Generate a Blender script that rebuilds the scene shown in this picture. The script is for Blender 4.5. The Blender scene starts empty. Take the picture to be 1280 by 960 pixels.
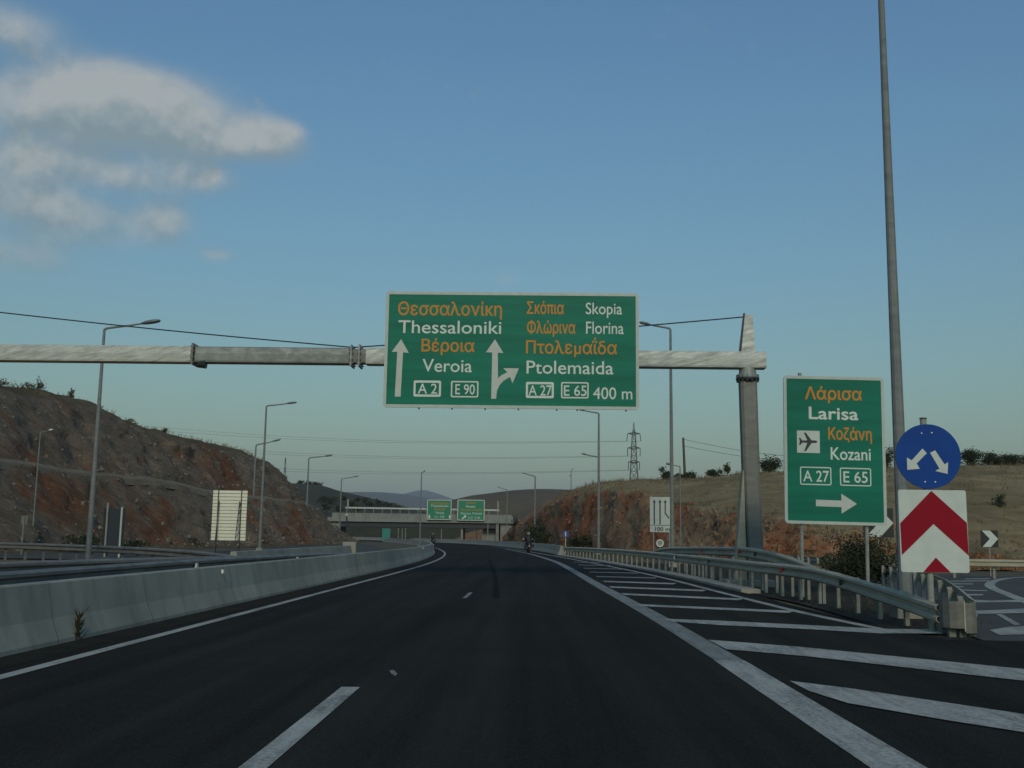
import bpy, math, random
from mathutils import Vector, Matrix, noise, geometry

RAD = math.radians
sc = bpy.context.scene
COL = sc.collection

# ------------------------------------------------------------------ camera, sky, sun, exposure
F_PX, EYE, YAW, PITCH, ROLL = 1300.0, 1.4, RAD(1.24), RAD(8.35), 0.0135
CAM_M = (Matrix.Translation((0, 0, EYE)) @ Matrix.Rotation(YAW, 4, 'Z')
         @ Matrix.Rotation(math.pi / 2 + PITCH, 4, 'X') @ Matrix.Rotation(ROLL, 4, 'Z'))
cam = bpy.data.cameras.new('camera')
cam.sensor_width, cam.lens = 36.0, 36.0 * F_PX / 1280.0
cam.clip_start, cam.clip_end = 0.1, 40000.0
cam_o = bpy.data.objects.new('camera', cam)
COL.objects.link(cam_o)
cam_o.matrix_world = CAM_M
sc.camera = cam_o


def ray(px, py):
    return (CAM_M.to_3x3() @ Vector(((px - 640) / F_PX, (480 - py) / F_PX, -1.0)))


def P(px, py, Y):
    """world point seen at picture position px, py at a distance Y along the road"""
    d = ray(px, py)
    return Vector((0, 0, EYE)) + d * (Y / d.y)


def G(px, py, z=0.0):
    """point of the road plane seen at px, py"""
    d = ray(px, py)
    return Vector((0, 0, EYE)) + d * ((z - EYE) / d.z)


def GX(px, Y):
    """X of the upright plane through column px at the horizon, distance Y"""
    return P(px, 671 - 0.0135 * (666 - px), Y).x


SUN_EL, SUN_ROT = RAD(30), RAD(176)
W = bpy.data.worlds.new('World')
sc.world = W
W.use_nodes = True


def build_world():
    nt = W.node_tree
    N, L = nt.nodes, nt.links
    bg = N['Background']
    sky = N.new('ShaderNodeTexSky')
    sky.sky_type = 'NISHITA'
    sky.sun_disc = False
    sky.sun_elevation, sky.sun_rotation = SUN_EL, SUN_ROT
    sky.air_density, sky.dust_density, sky.ozone_density = 2.2, 1.0, 1.0
    bg.inputs[1].default_value = 0.113

    def math_(op, a, b=None, c=None):
        n = N.new('ShaderNodeMath')
        n.operation = op
        for i, v in enumerate((a, b, c)):
            if v is None:
                continue
            if isinstance(v, (int, float)):
                n.inputs[i].default_value = v
            else:
                L.new(v, n.inputs[i])
        return n.outputs[0]

    def vdot(vec, k):
        n = N.new('ShaderNodeVectorMath')
        n.operation = 'DOT_PRODUCT'
        L.new(vec, n.inputs[0])
        n.inputs[1].default_value = k
        return n.outputs['Value']

    tc = N.new('ShaderNodeTexCoord')
    d = tc.outputs['Generated']
    c = ray(180, 190).normalized()
    U = c.cross(Vector((0, 0, 1))).normalized()
    V = U.cross(c).normalized()
    dc = vdot(d, c)
    front = math_('GREATER_THAN', dc, 0.2)
    u = math_('DIVIDE', vdot(d, U), dc)
    v = math_('DIVIDE', vdot(d, V), dc)
    comb = N.new('ShaderNodeCombineXYZ')
    L.new(u, comb.inputs[0])
    L.new(v, comb.inputs[1])
    uv = comb.outputs[0]

    def noise_(vec, scale, detail=7.0, rough=0.55, off=(0, 0, 0)):
        m = N.new('ShaderNodeMapping')
        m.inputs['Location'].default_value = off
        L.new(vec, m.inputs['Vector'])
        n = N.new('ShaderNodeTexNoise')
        n.inputs['Scale'].default_value = scale
        n.inputs['Detail'].default_value = detail
        n.inputs['Roughness'].default_value = rough
        L.new(m.outputs[0], n.inputs['Vector'])
        return n.outputs['Fac']

    def span(val, lo, hi):
        n = N.new('ShaderNodeMapRange')
        n.interpolation_type = 'SMOOTHSTEP'
        n.inputs['From Min'].default_value = lo
        n.inputs['From Max'].default_value = hi
        L.new(val, n.inputs['Value'])
        return n.outputs[0]

    blobs = [(18, 36, 48, 24, .62), (40, 128, 70, 30, .95), (105, 118, 42, 34, .85), (150, 104, 34, 16, .5), (165, 122, 55, 32, .95), (228, 140, 46, 34, .9),
             (190, 166, 80, 26, .75), (290, 180, 62, 15, .75), (330, 166, 34, 19, 1.0), (362, 164, 16, 9, .5), (245, 222, 44, 18, .80),
             (28, 190, 58, 20, .8), (110, 206, 56, 20, .65), (12, 232, 60, 24, .95), (85, 266, 66, 20, .95), (155, 226, 32, 13, .5),
             (207, 276, 28, 26, .9), (40, 322, 55, 24, .6), (270, 318, 20, 9, .6), (120, 300, 60, 16, .4), (632, 348, 20, 9, .36),
             (1160, 368, 26, 8, .25)]

    def field(u_, v_):
        tot = None
        for (px, py, rx, ry, w) in blobs:
            r_ = ray(px, py)
            bu, bv = r_.dot(U) / r_.dot(c), r_.dot(V) / r_.dot(c)
            a = math_('MULTIPLY', math_('SUBTRACT', u_, bu), F_PX / rx)
            b = math_('MULTIPLY', math_('SUBTRACT', v_, bv), F_PX / ry)
            q = math_('MULTIPLY', math_('ADD', math_('MULTIPLY', a, a), math_('MULTIPLY', b, b)), -0.75)
            g = math_('MULTIPLY', math_('EXPONENT', q), w)
            tot = g if tot is None else math_('ADD', tot, g)
        return math_('MINIMUM', tot, 2.2)

    f0 = field(u, v)
    f1 = field(math_('SUBTRACT', u, 0.006), math_('ADD', v, 0.018))
    n0 = noise_(uv, 24.0, 10.0, 0.62)
    n1 = noise_(uv, 20.0, 8.0, 0.58, (-0.004, 0.011, 0))
    n2 = noise_(uv, 20.0, 8.0, 0.58)
    n3 = noise_(uv, 7.0, 3.0, 0.5, (3.1, 1.7, 0))
    dens = math_('ADD', math_('MULTIPLY', f0, 0.82), math_('ADD', math_('MULTIPLY', math_('SUBTRACT', n0, 0.5), 2.0), math_('MULTIPLY', math_('SUBTRACT', n3, 0.5), 1.1)))
    veil = math_('MULTIPLY', span(math_('ADD', f0, math_('MULTIPLY', math_('SUBTRACT', n3, 0.5), 0.9)), 0.10, 1.0), 0.70)
    puff = math_('MULTIPLY', span(dens, 0.34, 1.0), 0.82)
    alpha = math_('MULTIPLY', math_('MAXIMUM', veil, puff), front)
    lit = math_('ADD', math_('MULTIPLY', math_('SUBTRACT', f0, f1), 0.55),
                math_('MULTIPLY', math_('SUBTRACT', n2, n1), 2.2))
    lit = span(lit, -0.40, 0.50)
    cm = N.new('ShaderNodeMix')
    cm.data_type = 'RGBA'
    cm.inputs['A'].default_value = (2.1, 2.7, 2.85, 1)
    cm.inputs['B'].default_value = (4.0, 4.15, 3.95, 1)
    L.new(lit, cm.inputs['Factor'])
    tint = N.new('ShaderNodeMix')
    tint.data_type = 'RGBA'
    tint.blend_type = 'MULTIPLY'
    tint.inputs['Factor'].default_value = 1.0
    tint.inputs['B'].default_value = (0.325, 0.538, 0.815, 1)
    L.new(sky.outputs[0], tint.inputs['A'])
    mx = N.new('ShaderNodeMix')
    mx.data_type = 'RGBA'
    L.new(alpha, mx.inputs['Factor'])
    L.new(tint.outputs['Result'], mx.inputs['A'])
    L.new(cm.outputs['Result'], mx.inputs['B'])
    L.new(mx.outputs['Result'], bg.inputs[0])


build_world()
sun = bpy.data.lights.new('sun', 'SUN')
sun.energy, sun.angle, sun.color = 1.15, RAD(11), (1.0, 0.88, 0.62)
sun_o = bpy.data.objects.new('sun', sun)
COL.objects.link(sun_o)
sd = Vector((math.sin(SUN_ROT) * math.cos(SUN_EL), math.cos(SUN_ROT) * math.cos(SUN_EL), math.sin(SUN_EL)))
sun_o.rotation_euler = sd.to_track_quat('Z', 'Y').to_euler()
vs = sc.view_settings
vs.view_transform, vs.look, vs.gamma, vs.exposure, vs.use_curve_mapping = 'Standard', 'None', 1.0, 0.0, False
sc.cycles.max_bounces = 6
sc.cycles.volume_bounces = 1


# ------------------------------------------------------------------ mesh helpers
class MB:
    def __init__(self):
        self.v, self.f = [], []

    def add(self, vs_, fs):
        o = len(self.v)
        self.v += [Vector(p) for p in vs_]
        self.f += [tuple(i + o for i in f) for f in fs]
        return self

    def box(self, c, s, rz=0.0, M=None):
        x, y, z = s[0] / 2, s[1] / 2, s[2] / 2
        pts = [Vector((a * x, b * y, d * z)) for d in (-1, 1) for a, b in ((-1, -1), (1, -1), (1, 1), (-1, 1))]
        R_ = M or Matrix.Rotation(rz, 3, 'Z')
        return self.add([R_ @ p + Vector(c) for p in pts],
                        [(3, 2, 1, 0), (4, 5, 6, 7), (0, 1, 5, 4), (1, 2, 6, 5), (2, 3, 7, 6), (3, 0, 4, 7)])

    def bevbox(self, c, s, b=0.01, rz=0.0):
        """box with chamfered upright edges and top/bottom rim"""
        x, y, z = s[0] / 2, s[1] / 2, s[2] / 2
        ring = lambda i, h: [(-x + i, -y, h), (x - i, -y, h), (x, -y + i, h), (x, y - i, h), (x - i, y, h),
                             (-x + i, y, h), (-x, y - i, h), (-x, -y + i, h)]
        sm = lambda i, h: [(px * (1 - b / x), py * (1 - b / y), h) for px, py, _ in ring(i, 0)]
        lv = [sm(b, -z), ring(b, -z + b), ring(b, z - b), sm(b, z)]
        R_ = Matrix.Rotation(rz, 3, 'Z')
        pts = [R_ @ Vector(p) + Vector(c) for l_ in lv for p in l_]
        fs = [tuple(range(7, -1, -1)), tuple(range(24, 32))]
        for k in range(3):
            for i in range(8):
                j = (i + 1) % 8
                fs.append((k * 8 + i, k * 8 + j, k * 8 + 8 + j, k * 8 + 8 + i))
        return self.add(pts, fs)

    def tube(self, pts, rad, n=10, cap=True):
        pts = [Vector(p) for p in pts]
        if not isinstance(rad, (list, tuple)):
            rad = [rad] * len(pts)
        rings = []
        ref = Vector((0.13, 0.9, 0.4)).normalized()
        for i, p in enumerate(pts):
            a = pts[max(i - 1, 0)]
            b = pts[min(i + 1, len(pts) - 1)]
            t = (b - a).normalized()
            if abs(t.dot(ref)) > 0.95:
                ref = Vector((0.9, 0.1, 0.2)).normalized()
            s = t.cross(ref).normalized()
            q = s.cross(t)
            rings.append([p + (s * math.cos(k * 2 * math.pi / n) + q * math.sin(k * 2 * math.pi / n)) * rad[i]
                          for k in range(n)])
        fs = []
        for i in range(len(pts) - 1):
            for k in range(n):
                j = (k + 1) % n
                fs.append((i * n + k, i * n + j, (i + 1) * n + j, (i + 1) * n + k))
        if cap:
            fs.append(tuple(range(n - 1, -1, -1)))
            fs.append(tuple((len(pts) - 1) * n + k for k in range(n)))
        return self.add([p for r in rings for p in r], fs)

    def bar(self, p, q, w, h=None):
        p, q = Vector(p), Vector(q)
        h = h or w
        t = (q - p).normalized()
        up = Vector((0, 0, 1)) if abs(t.z) < 0.95 else Vector((0, 1, 0))
        s = t.cross(up).normalized() * (w / 2)
        u = s.cross(t).normalized() * (h / 2)
        pts = [e + a * s + b * u for e in (p, q) for a, b in ((-1, -1), (1, -1), (1, 1), (-1, 1))]
        return self.add(pts, [(3, 2, 1, 0), (4, 5, 6, 7), (0, 1, 5, 4), (1, 2, 6, 5), (2, 3, 7, 6), (3, 0, 4, 7)])

    def plate(self, poly, y0, y1):
        """outline (x, z) extruded from y0 (front) to y1 (back)"""
        n = len(poly)
        tri = geometry.tessellate_polygon([[Vector((x, z, 0)) for x, z in poly]])
        pts = [(x, y0, z) for x, z in poly] + [(x, y1, z) for x, z in poly]
        fs = [tuple(t) for t in tri] + [tuple(i + n for i in reversed(t)) for t in tri]
        fs += [(i, (i + 1) % n, (i + 1) % n + n, i + n) for i in range(n)]
        return self.add(pts, fs)

    def sweep(self, path, prof, closed=True, cap=True):
        """profile of (side, height) carried along a path of x, y, z; side points to the right of travel"""
        n, fs, pts = len(prof), [], []
        for i, p in enumerate(path):
            a, b = path[max(i - 1, 0)], path[min(i + 1, len(path) - 1)]
            t = Vector((b[0] - a[0], b[1] - a[1], 0)).normalized()
            s = Vector((t.y, -t.x, 0))
            pts += [Vector(p) + s * k[0] + Vector((0, 0, k[1])) for k in prof]
        m = n if closed else n - 1
        for i in range(len(path) - 1):
            for k in range(m):
                j = (k + 1) % n
                fs.append((i * n + k, i * n + j, (i + 1) * n + j, (i + 1) * n + k))
        if cap and closed:
            fs.append(tuple(range(n)))
            fs.append(tuple((len(path) - 1) * n + k for k in range(n - 1, -1, -1)))
        return self.add(pts, fs)

    def grid(self, rows, flip=False):
        n = len(rows[0])
        fs = []
        for i in range(len(rows) - 1):
            for k in range(n - 1):
                q = (i * n + k, i * n + k + 1, (i + 1) * n + k + 1, (i + 1) * n + k)
                fs.append(q[::-1] if flip else q)
        return self.add([p for r in rows for p in r], fs)

    def leaves(self, centre, r, n, size, rng, clumps=9, flat=0.9):
        """leaf-sized faces gathered in clumps through the volume of a crown"""
        c = Vector(centre)
        cl = []
        for _ in range(clumps):
            d = Vector((rng.gauss(0, 1), rng.gauss(0, 1), rng.gauss(0, 1))).normalized() * rng.uniform(.25, .85)
            cl.append((Vector((d.x * r[0], d.y * r[1], d.z * r[2])), rng.uniform(.28, .55)))
        for _ in range(n):
            o, k = rng.choice(cl)
            d = Vector((rng.gauss(0, .5), rng.gauss(0, .5), rng.gauss(0, .5)))
            p = c + o + Vector((d.x * r[0], d.y * r[1], d.z * r[2])) * k
            if p.z < c.z - r[2] * 1.02:
                continue
            a = Vector((rng.gauss(0, 1), rng.gauss(0, 1), rng.gauss(0, 1) * flat)).normalized()
            b = a.cross(Vector((rng.gauss(0, 1), rng.gauss(0, 1), rng.gauss(0, 1)))).normalized()
            s = size * rng.uniform(.6, 1.4)
            self.add([p - a * s, p + b * s * .45, p + a * s, p - b * s * .45], [(0, 1, 2, 3)])
        return self

    def build(self, name, m, parent=None, off=None, smooth=False):
        me = bpy.data.meshes.new(name)
        o_ = Vector(off) if off is not None else Vector((0, 0, 0))
        me.from_pydata([p - o_ for p in self.v], [], self.f)
        me.update()
        if smooth:
            for p in me.polygons:
                p.use_smooth = True
        me.materials.append(m)
        ob = bpy.data.objects.new(name, me)
        COL.objects.link(ob)
        if parent is not None:
            ob.parent = parent
        return ob


def thing(name, label, cat, loc=(0, 0, 0), rz=0.0, group=None):
    o = bpy.data.objects.new(name, None)
    o.empty_display_size = 0.3
    COL.objects.link(o)
    o.location, o.rotation_euler = loc, (0, 0, rz)
    return tag(o, label, cat, group)


def tag(o, label, cat, group=None):
    o['label'], o['category'] = label, cat
    if group:
        o['group'] = group
    return o


def struct(name, mb, m, smooth=False, parent=None):
    o = mb.build(name, m, parent, smooth=smooth)
    if parent is None:
        o['kind'] = 'structure'
    return o


def copy_tree(o, parent=None):
    c = o.copy()
    COL.objects.link(c)
    c.parent = parent
    for ch in list(o.children):
        copy_tree(ch, c)
    return c


def spline(pts, step=2.0):
    """Catmull-Rom through the points, resampled"""
    pts = [Vector(p) for p in pts]
    pts = [Vector(tuple(p) + (0,) * (3 - len(p))) for p in pts]
    out = []
    for i in range(len(pts) - 1):
        p0 = pts[i - 1] if i else pts[i] * 2 - pts[i + 1]
        p1, p2 = pts[i], pts[i + 1]
        p3 = pts[i + 2] if i + 2 < len(pts) else p2 * 2 - p1
        n = max(1, int((p2 - p1).length / step))
        for k in range(n):
            t = k / n
            out.append(0.5 * ((2 * p1) + (p2 - p0) * t + (2 * p0 - 5 * p1 + 4 * p2 - p3) * t * t
                              + (3 * p1 - p0 - 3 * p2 + p3) * t ** 3))
    out.append(pts[-1])
    return out


def walk(path, gap, start=0.0):
    """points and headings at equal gaps along a path"""
    out, need = [], start
    for a, b in zip(path, path[1:]):
        l_ = (b - a).length
        while need <= l_:
            t = (b - a).normalized()
            out.append((a + t * need, math.atan2(t.y, t.x)))
            need += gap
        need -= l_
    return out


def lerp_table(tab, x):
    if x <= tab[0][0]:
        return tab[0][1:]
    for a, b in zip(tab, tab[1:]):
        if x <= b[0]:
            t = (x - a[0]) / (b[0] - a[0])
            return tuple(p + (q - p) * t for p, q in zip(a[1:], b[1:]))
    return tab[-1][1:]


# ------------------------------------------------------------------ materials
def new_mat(name):
    m = bpy.data.materials.new(name)
    m.use_nodes = True
    return m, m.node_tree.nodes, m.node_tree.links, m.node_tree.nodes['Principled BSDF']


def nz(N, L, vec, scale, detail=5.0, rough=0.55, dist=0.0):
    n = N.new('ShaderNodeTexNoise')
    n.inputs['Scale'].default_value = scale
    n.inputs['Detail'].default_value = detail
    n.inputs['Roughness'].default_value = rough
    n.inputs['Distortion'].default_value = dist
    L.new(vec, n.inputs['Vector'])
    return n.outputs['Fac']


def rng_(N, L, val, lo, hi, a=0.0, b=1.0):
    n = N.new('ShaderNodeMapRange')
    n.inputs['From Min'].default_value, n.inputs['From Max'].default_value = lo, hi
    n.inputs['To Min'].default_value, n.inputs['To Max'].default_value = a, b
    L.new(val, n.inputs['Value'])
    return n.outputs[0]


def mixc(N, L, fac, a, b, blend='MIX'):
    n = N.new('ShaderNodeMix')
    n.data_type = 'RGBA'
    n.blend_type = blend
    for key, val in (('Factor', fac), ('A', a), ('B', b)):
        if isinstance(val, (int, float)):
            n.inputs[key].default_value = val
        elif isinstance(val, tuple):
            n.inputs[key].default_value = val if len(val) == 4 else val + (1,)
        else:
            L.new(val, n.inputs[key])
    return n.outputs['Result']


def mapv(N, L, vec, scale, rot=(0, 0, 0)):
    if any(rot):
        r = N.new('ShaderNodeMapping')
        r.inputs['Rotation'].default_value = rot
        L.new(vec, r.inputs['Vector'])
        vec = r.outputs[0]
        rot = (0, 0, 0)
    m = N.new('ShaderNodeMapping')
    m.inputs['Scale'].default_value = scale
    m.inputs['Rotation'].default_value = rot
    L.new(vec, m.inputs['Vector'])
    return m.outputs[0]


def bump(N, L, bsdf, h, strength=0.4, dist=0.05):
    b = N.new('ShaderNodeBump')
    b.inputs['Strength'].default_value = strength
    b.inputs['Distance'].default_value = dist
    L.new(h, b.inputs['Height'])
    L.new(b.outputs[0], bsdf.inputs['Normal'])


def wpos(N):
    return N.new('ShaderNodeNewGeometry').outputs['Position']


def simple(name, col, rough=0.6, metal=0.0, vary=0.15, scale=6.0, stretch=(1, 1, 1), spec=0.5, bmp=0.0):
    m, N, L, B = new_mat(name)
    vec = mapv(N, L, wpos(N), stretch)
    n = nz(N, L, vec, scale)
    f = rng_(N, L, n, .3, .7)
    lo = tuple(c * (1 - vary) for c in col)
    hi = tuple(min(1, c * (1 + vary)) for c in col)
    L.new(mixc(N, L, f, lo, hi), B.inputs['Base Color'])
    B.inputs['Roughness'].default_value = rough
    B.inputs['Metallic'].default_value = metal
    B.inputs['Specular IOR Level'].default_value = spec
    if bmp:
        bump(N, L, B, n, bmp, 0.02)
    return m


def asphalt(name, base, worn):
    m, N, L, B = new_mat(name)
    p = wpos(N)
    long_ = nz(N, L, mapv(N, L, p, (1.6, .035, 1)), 1.0, 4, .6)
    blot = nz(N, L, p, .35, 6, .6)
    grain = nz(N, L, p, 55, 3, .7)
    c = mixc(N, L, rng_(N, L, long_, .35, .72), base, worn)
    c = mixc(N, L, rng_(N, L, blot, .35, .75, 0, .55), c, tuple(v * .72 for v in base))
    c = mixc(N, L, rng_(N, L, grain, .52, .75, 0, .6), c, tuple(v * 2.2 for v in worn))
    L.new(c, B.inputs['Base Color'])
    B.inputs['Roughness'].default_value = .92
    B.inputs['Specular IOR Level'].default_value = .06
    bump(N, L, B, grain, .5, .01)
    return m


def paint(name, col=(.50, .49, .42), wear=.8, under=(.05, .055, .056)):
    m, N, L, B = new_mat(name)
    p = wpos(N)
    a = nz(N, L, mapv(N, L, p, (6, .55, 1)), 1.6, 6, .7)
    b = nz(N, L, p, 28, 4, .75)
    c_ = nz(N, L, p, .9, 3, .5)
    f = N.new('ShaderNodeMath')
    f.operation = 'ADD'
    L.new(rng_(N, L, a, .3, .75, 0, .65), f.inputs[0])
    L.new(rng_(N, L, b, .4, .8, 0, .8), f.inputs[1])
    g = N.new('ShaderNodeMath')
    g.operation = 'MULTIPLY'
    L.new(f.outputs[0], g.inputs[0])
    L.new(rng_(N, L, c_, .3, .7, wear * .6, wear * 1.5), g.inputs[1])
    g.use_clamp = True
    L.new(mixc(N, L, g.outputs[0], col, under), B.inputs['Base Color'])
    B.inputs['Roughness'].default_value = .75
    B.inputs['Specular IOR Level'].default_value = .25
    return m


def concrete(name, col=(.33, .32, .265)):
    m, N, L, B = new_mat(name)
    p = wpos(N)
    big = nz(N, L, p, .6, 5, .6)
    st = nz(N, L, mapv(N, L, p, (2.6, 2.6, .22)), 1.0, 5, .62)
    fine = nz(N, L, p, 32, 4, .7)
    c = mixc(N, L, rng_(N, L, big, .3, .7), tuple(v * .74 for v in col), tuple(v * 1.12 for v in col))
    c = mixc(N, L, rng_(N, L, st, .50, .74, 0, .6), c, (col[0] * .52, col[1] * .50, col[2] * .45))
    c = mixc(N, L, rng_(N, L, fine, .5, .8, 0, .45), c, tuple(v * .65 for v in col))
    L.new(c, B.inputs['Base Color'])
    B.inputs['Roughness'].default_value = .88
    B.inputs['Specular IOR Level'].default_value = .3
    bump(N, L, B, fine, .25, .01)
    return m


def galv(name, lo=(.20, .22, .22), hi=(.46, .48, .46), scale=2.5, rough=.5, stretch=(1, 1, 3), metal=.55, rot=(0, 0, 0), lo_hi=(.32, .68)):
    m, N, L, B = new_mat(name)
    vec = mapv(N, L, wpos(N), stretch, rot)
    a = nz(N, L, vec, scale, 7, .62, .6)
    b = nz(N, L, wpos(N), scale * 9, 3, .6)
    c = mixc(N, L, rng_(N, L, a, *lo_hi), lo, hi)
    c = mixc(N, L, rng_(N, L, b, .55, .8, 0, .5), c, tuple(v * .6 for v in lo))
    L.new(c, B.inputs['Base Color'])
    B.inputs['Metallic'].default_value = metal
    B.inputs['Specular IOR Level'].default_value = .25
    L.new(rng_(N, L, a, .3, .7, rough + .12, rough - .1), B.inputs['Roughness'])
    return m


def rock(name, cols, orange, strata=(0, 0, 0), grass=None, scale=.16, cover=.5):
    """broken rock: mottled colours, tilted beds, iron-stained patches, rubble in the bump"""
    m, N, L, B = new_mat(name)
    p = wpos(N)
    big = nz(N, L, mapv(N, L, p, (1, 1, 1.4), strata), scale, 5, .6, .6)
    bed = nz(N, L, mapv(N, L, p, (.40, .40, 2.4), strata), 1.3, 8, .70, .5)
    mid = nz(N, L, p, 1.3, 8, .72, .4)
    fin = nz(N, L, p, 5.0, 6, .76)
    c = mixc(N, L, rng_(N, L, mid, .34, .66), cols[0], cols[1])
    oc = mixc(N, L, rng_(N, L, fin, .3, .7), orange, tuple(v * .6 for v in orange))
    c = mixc(N, L, rng_(N, L, big, cover, cover + .10, 0, .85), c, oc)
    c = mixc(N, L, rng_(N, L, bed, .53, .68, 0, .60), c, tuple(v * .48 for v in cols[0]))
    c = mixc(N, L, rng_(N, L, bed, .46, .34, 0, .40), c, cols[2])
    c = mixc(N, L, rng_(N, L, fin, .58, .74, 0, .65), c, tuple(v * .45 for v in cols[0]))
    c = mixc(N, L, rng_(N, L, fin, .40, .28, 0, .6), c, cols[2])
    if grass is not None:
        gx = N.new('ShaderNodeNewGeometry')
        sx = N.new('ShaderNodeSeparateXYZ')
        L.new(gx.outputs['Normal'], sx.inputs[0])
        ab = N.new('ShaderNodeMath')
        ab.operation = 'ABSOLUTE'
        L.new(sx.outputs['Z'], ab.inputs[0])
        add = N.new('ShaderNodeMath')
        add.operation = 'ADD'
        L.new(ab.outputs[0], add.inputs[0])
        L.new(rng_(N, L, mid, 0, 1, -.25, .25), add.inputs[1])
        g1 = nz(N, L, mapv(N, L, p, (.5, .5, 2.0)), .35, 7, .7, .3)
        gc = mixc(N, L, rng_(N, L, g1, .38, .62), grass[0], grass[1])
        gc = mixc(N, L, rng_(N, L, fin, .5, .72, 0, .55), gc, tuple(v * .5 for v in grass[1]))
        gc = mixc(N, L, rng_(N, L, nz(N, L, p, .09, 4, .5), .54, .64, 0, .6), gc, tuple(v * .6 for v in grass[1]))
        c = mixc(N, L, rng_(N, L, add.outputs[0], grass[2], grass[3]), c, gc)
    L.new(c, B.inputs['Base Color'])
    B.inputs['Roughness'].default_value = .95
    B.inputs['Specular IOR Level'].default_value = .1
    hm = N.new('ShaderNodeMath')
    hm.operation = 'ADD'
    L.new(bed, hm.inputs[0])
    L.new(fin, hm.inputs[1])
    bump(N, L, B, hm.outputs[0], .6, .25)
    return m


def leaf(name, a, b, scale=1.3):
    m, N, L, B = new_mat(name)
    n = nz(N, L, wpos(N), scale, 4, .6)
    L.new(mixc(N, L, rng_(N, L, n, .35, .65), a, b), B.inputs['Base Color'])
    B.inputs['Roughness'].default_value = .8
    B.inputs['Specular IOR Level'].default_value = .2
    return m


def field_mat(name, a, b, c, scale=.08):
    m, N, L, B = new_mat(name)
    p = wpos(N)
    n1 = nz(N, L, p, scale, 6, .62, .3)
    n2 = nz(N, L, p, scale * 14, 6, .7)
    k = mixc(N, L, rng_(N, L, n1, .35, .65), a, b)
    k = mixc(N, L, rng_(N, L, n2, .5, .72, 0, .8), k, c)
    L.new(k, B.inputs['Base Color'])
    B.inputs['Roughness'].default_value = .95
    B.inputs['Specular IOR Level'].default_value = .1
    bump(N, L, B, n2, .6, .3)
    return m


M = {}
M['asphalt'] = asphalt('asphalt', (.0115, .0112, .0092), (.034, .0325, .027))
M['old_asphalt'] = asphalt('old_asphalt', (.075, .077, .070), (.105, .106, .096))
M['paint'] = paint('road_paint')
M['paint_worn'] = paint('road_paint_worn', (.50, .50, .45), .85)
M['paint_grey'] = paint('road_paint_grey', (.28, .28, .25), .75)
M['concrete'] = concrete('concrete')
M['bridge_concrete'] = concrete('bridge_concrete', (.25, .25, .23))
M['kerb'] = concrete('kerb_concrete', (.34, .32, .26))
M['rail'] = galv('guardrail_steel', (.33, .30, .215), (.45, .415, .315), 1.2, .65, metal=.05)
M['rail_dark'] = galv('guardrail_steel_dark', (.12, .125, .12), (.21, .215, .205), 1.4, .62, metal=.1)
M['post'] = galv('post_steel', (.22, .22, .19), (.34, .34, .29), 2.2, .65, metal=.05)
M['pole'] = galv('lamp_pole_steel', (.16, .17, .165), (.23, .24, .23), 1.5, .6, metal=.1)
M['beam'] = galv('beam_bright_zinc', (.33, .335, .305), (.64, .645, .59), 3.2, .58, (.5, 1, 3.0), .10, (0, RAD(14), 0), (.32, .66))
M['beam_dull'] = galv('beam_dull_zinc', (.20, .215, .205), (.33, .345, .32), 2.0, .55, (1.4, 1, 2), .3)
M['column'] = galv('column_steel', (.18, .178, .155), (.24, .238, .21), 1.4, .65, metal=.03)
M['joint'] = simple('joint_filler', (.07, .07, .06), .9)
M['grit'] = field_mat('grit', (.040, .037, .030), (.024, .023, .020), (.065, .055, .04), 1.6)
M['nose'] = galv('nose_steel', (.13, .13, .11), (.20, .197, .165), 3.0, .65, metal=.05)
M['dark_steel'] = simple('dark_steel', (.035, .04, .045), .5, .4)
M['green'] = simple('sign_green', (.004, .165, .105), .5, vary=.20, scale=1.1, stretch=(.25, 1, 3.2), spec=.2)  # stretched noise paints level bands of reflection into the green
M['green_far'] = simple('sign_green_far', (.008, .19, .095), .5, vary=.06)
M['white'] = simple('sign_white', (.56, .60, .55), .5, vary=.06, spec=.3)
M['letter_white'] = simple('letter_white', (.64, .68, .63), .5, vary=.05, spec=.3)
M['letter_orange'] = simple('letter_orange', (.56, .225, .022), .5, vary=.06, spec=.3)
M['arrow_grey'] = simple('arrow_white', (.52, .54, .50), .5, vary=.05, spec=.3)
M['frame'] = simple('sign_frame', (.46, .50, .46), .5, vary=.08)
M['frame_side'] = simple('sign_back_metal', (.30, .32, .31), .5, .3)
M['blue'] = simple('sign_blue', (.008, .058, .27), .5, vary=.10, scale=2, spec=.15)
M['blue_small'] = simple('sign_blue_small', (.012, .06, .22), .5, vary=.1)
M['red'] = simple('sign_red', (.27, .007, .020), .5, vary=.08, scale=1.5, spec=.12)
M['black'] = simple('sign_black', (.015, .017, .02), .5)
M['cream'] = simple('panel_cream', (.80, .78, .62), .55, vary=.06)
M['navy'] = simple('panel_dark_back', (.022, .030, .042), .55, .2)
M['teal'] = simple('sign_teal', (.02, .20, .15), .5)
M['yellow_white'] = simple('reflector_white', (.85, .85, .78), .3)
M['reflector_red'] = simple('reflector_red', (.45, .03, .05), .35)
M['lamp'] = simple('lamp_housing', (.16, .17, .18), .4, .2)
M['lamp_white'] = simple('lamp_glass', (.75, .75, .70), .25)
M['wire'] = simple('wire', (.03, .035, .04), .6)
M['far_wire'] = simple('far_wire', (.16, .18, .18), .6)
M['lattice'] = simple('lattice_steel', (.08, .095, .095), .55, .2)
M['wood'] = simple('pole_wood', (.075, .07, .062), .85, scale=4)
M['soil'] = field_mat('gore_soil', (.060, .056, .045), (.038, .036, .030), (.085, .072, .045), .5)
M['ground'] = field_mat('ground_soil', (.15, .125, .08), (.10, .088, .06), (.07, .07, .045), .05)
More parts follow.
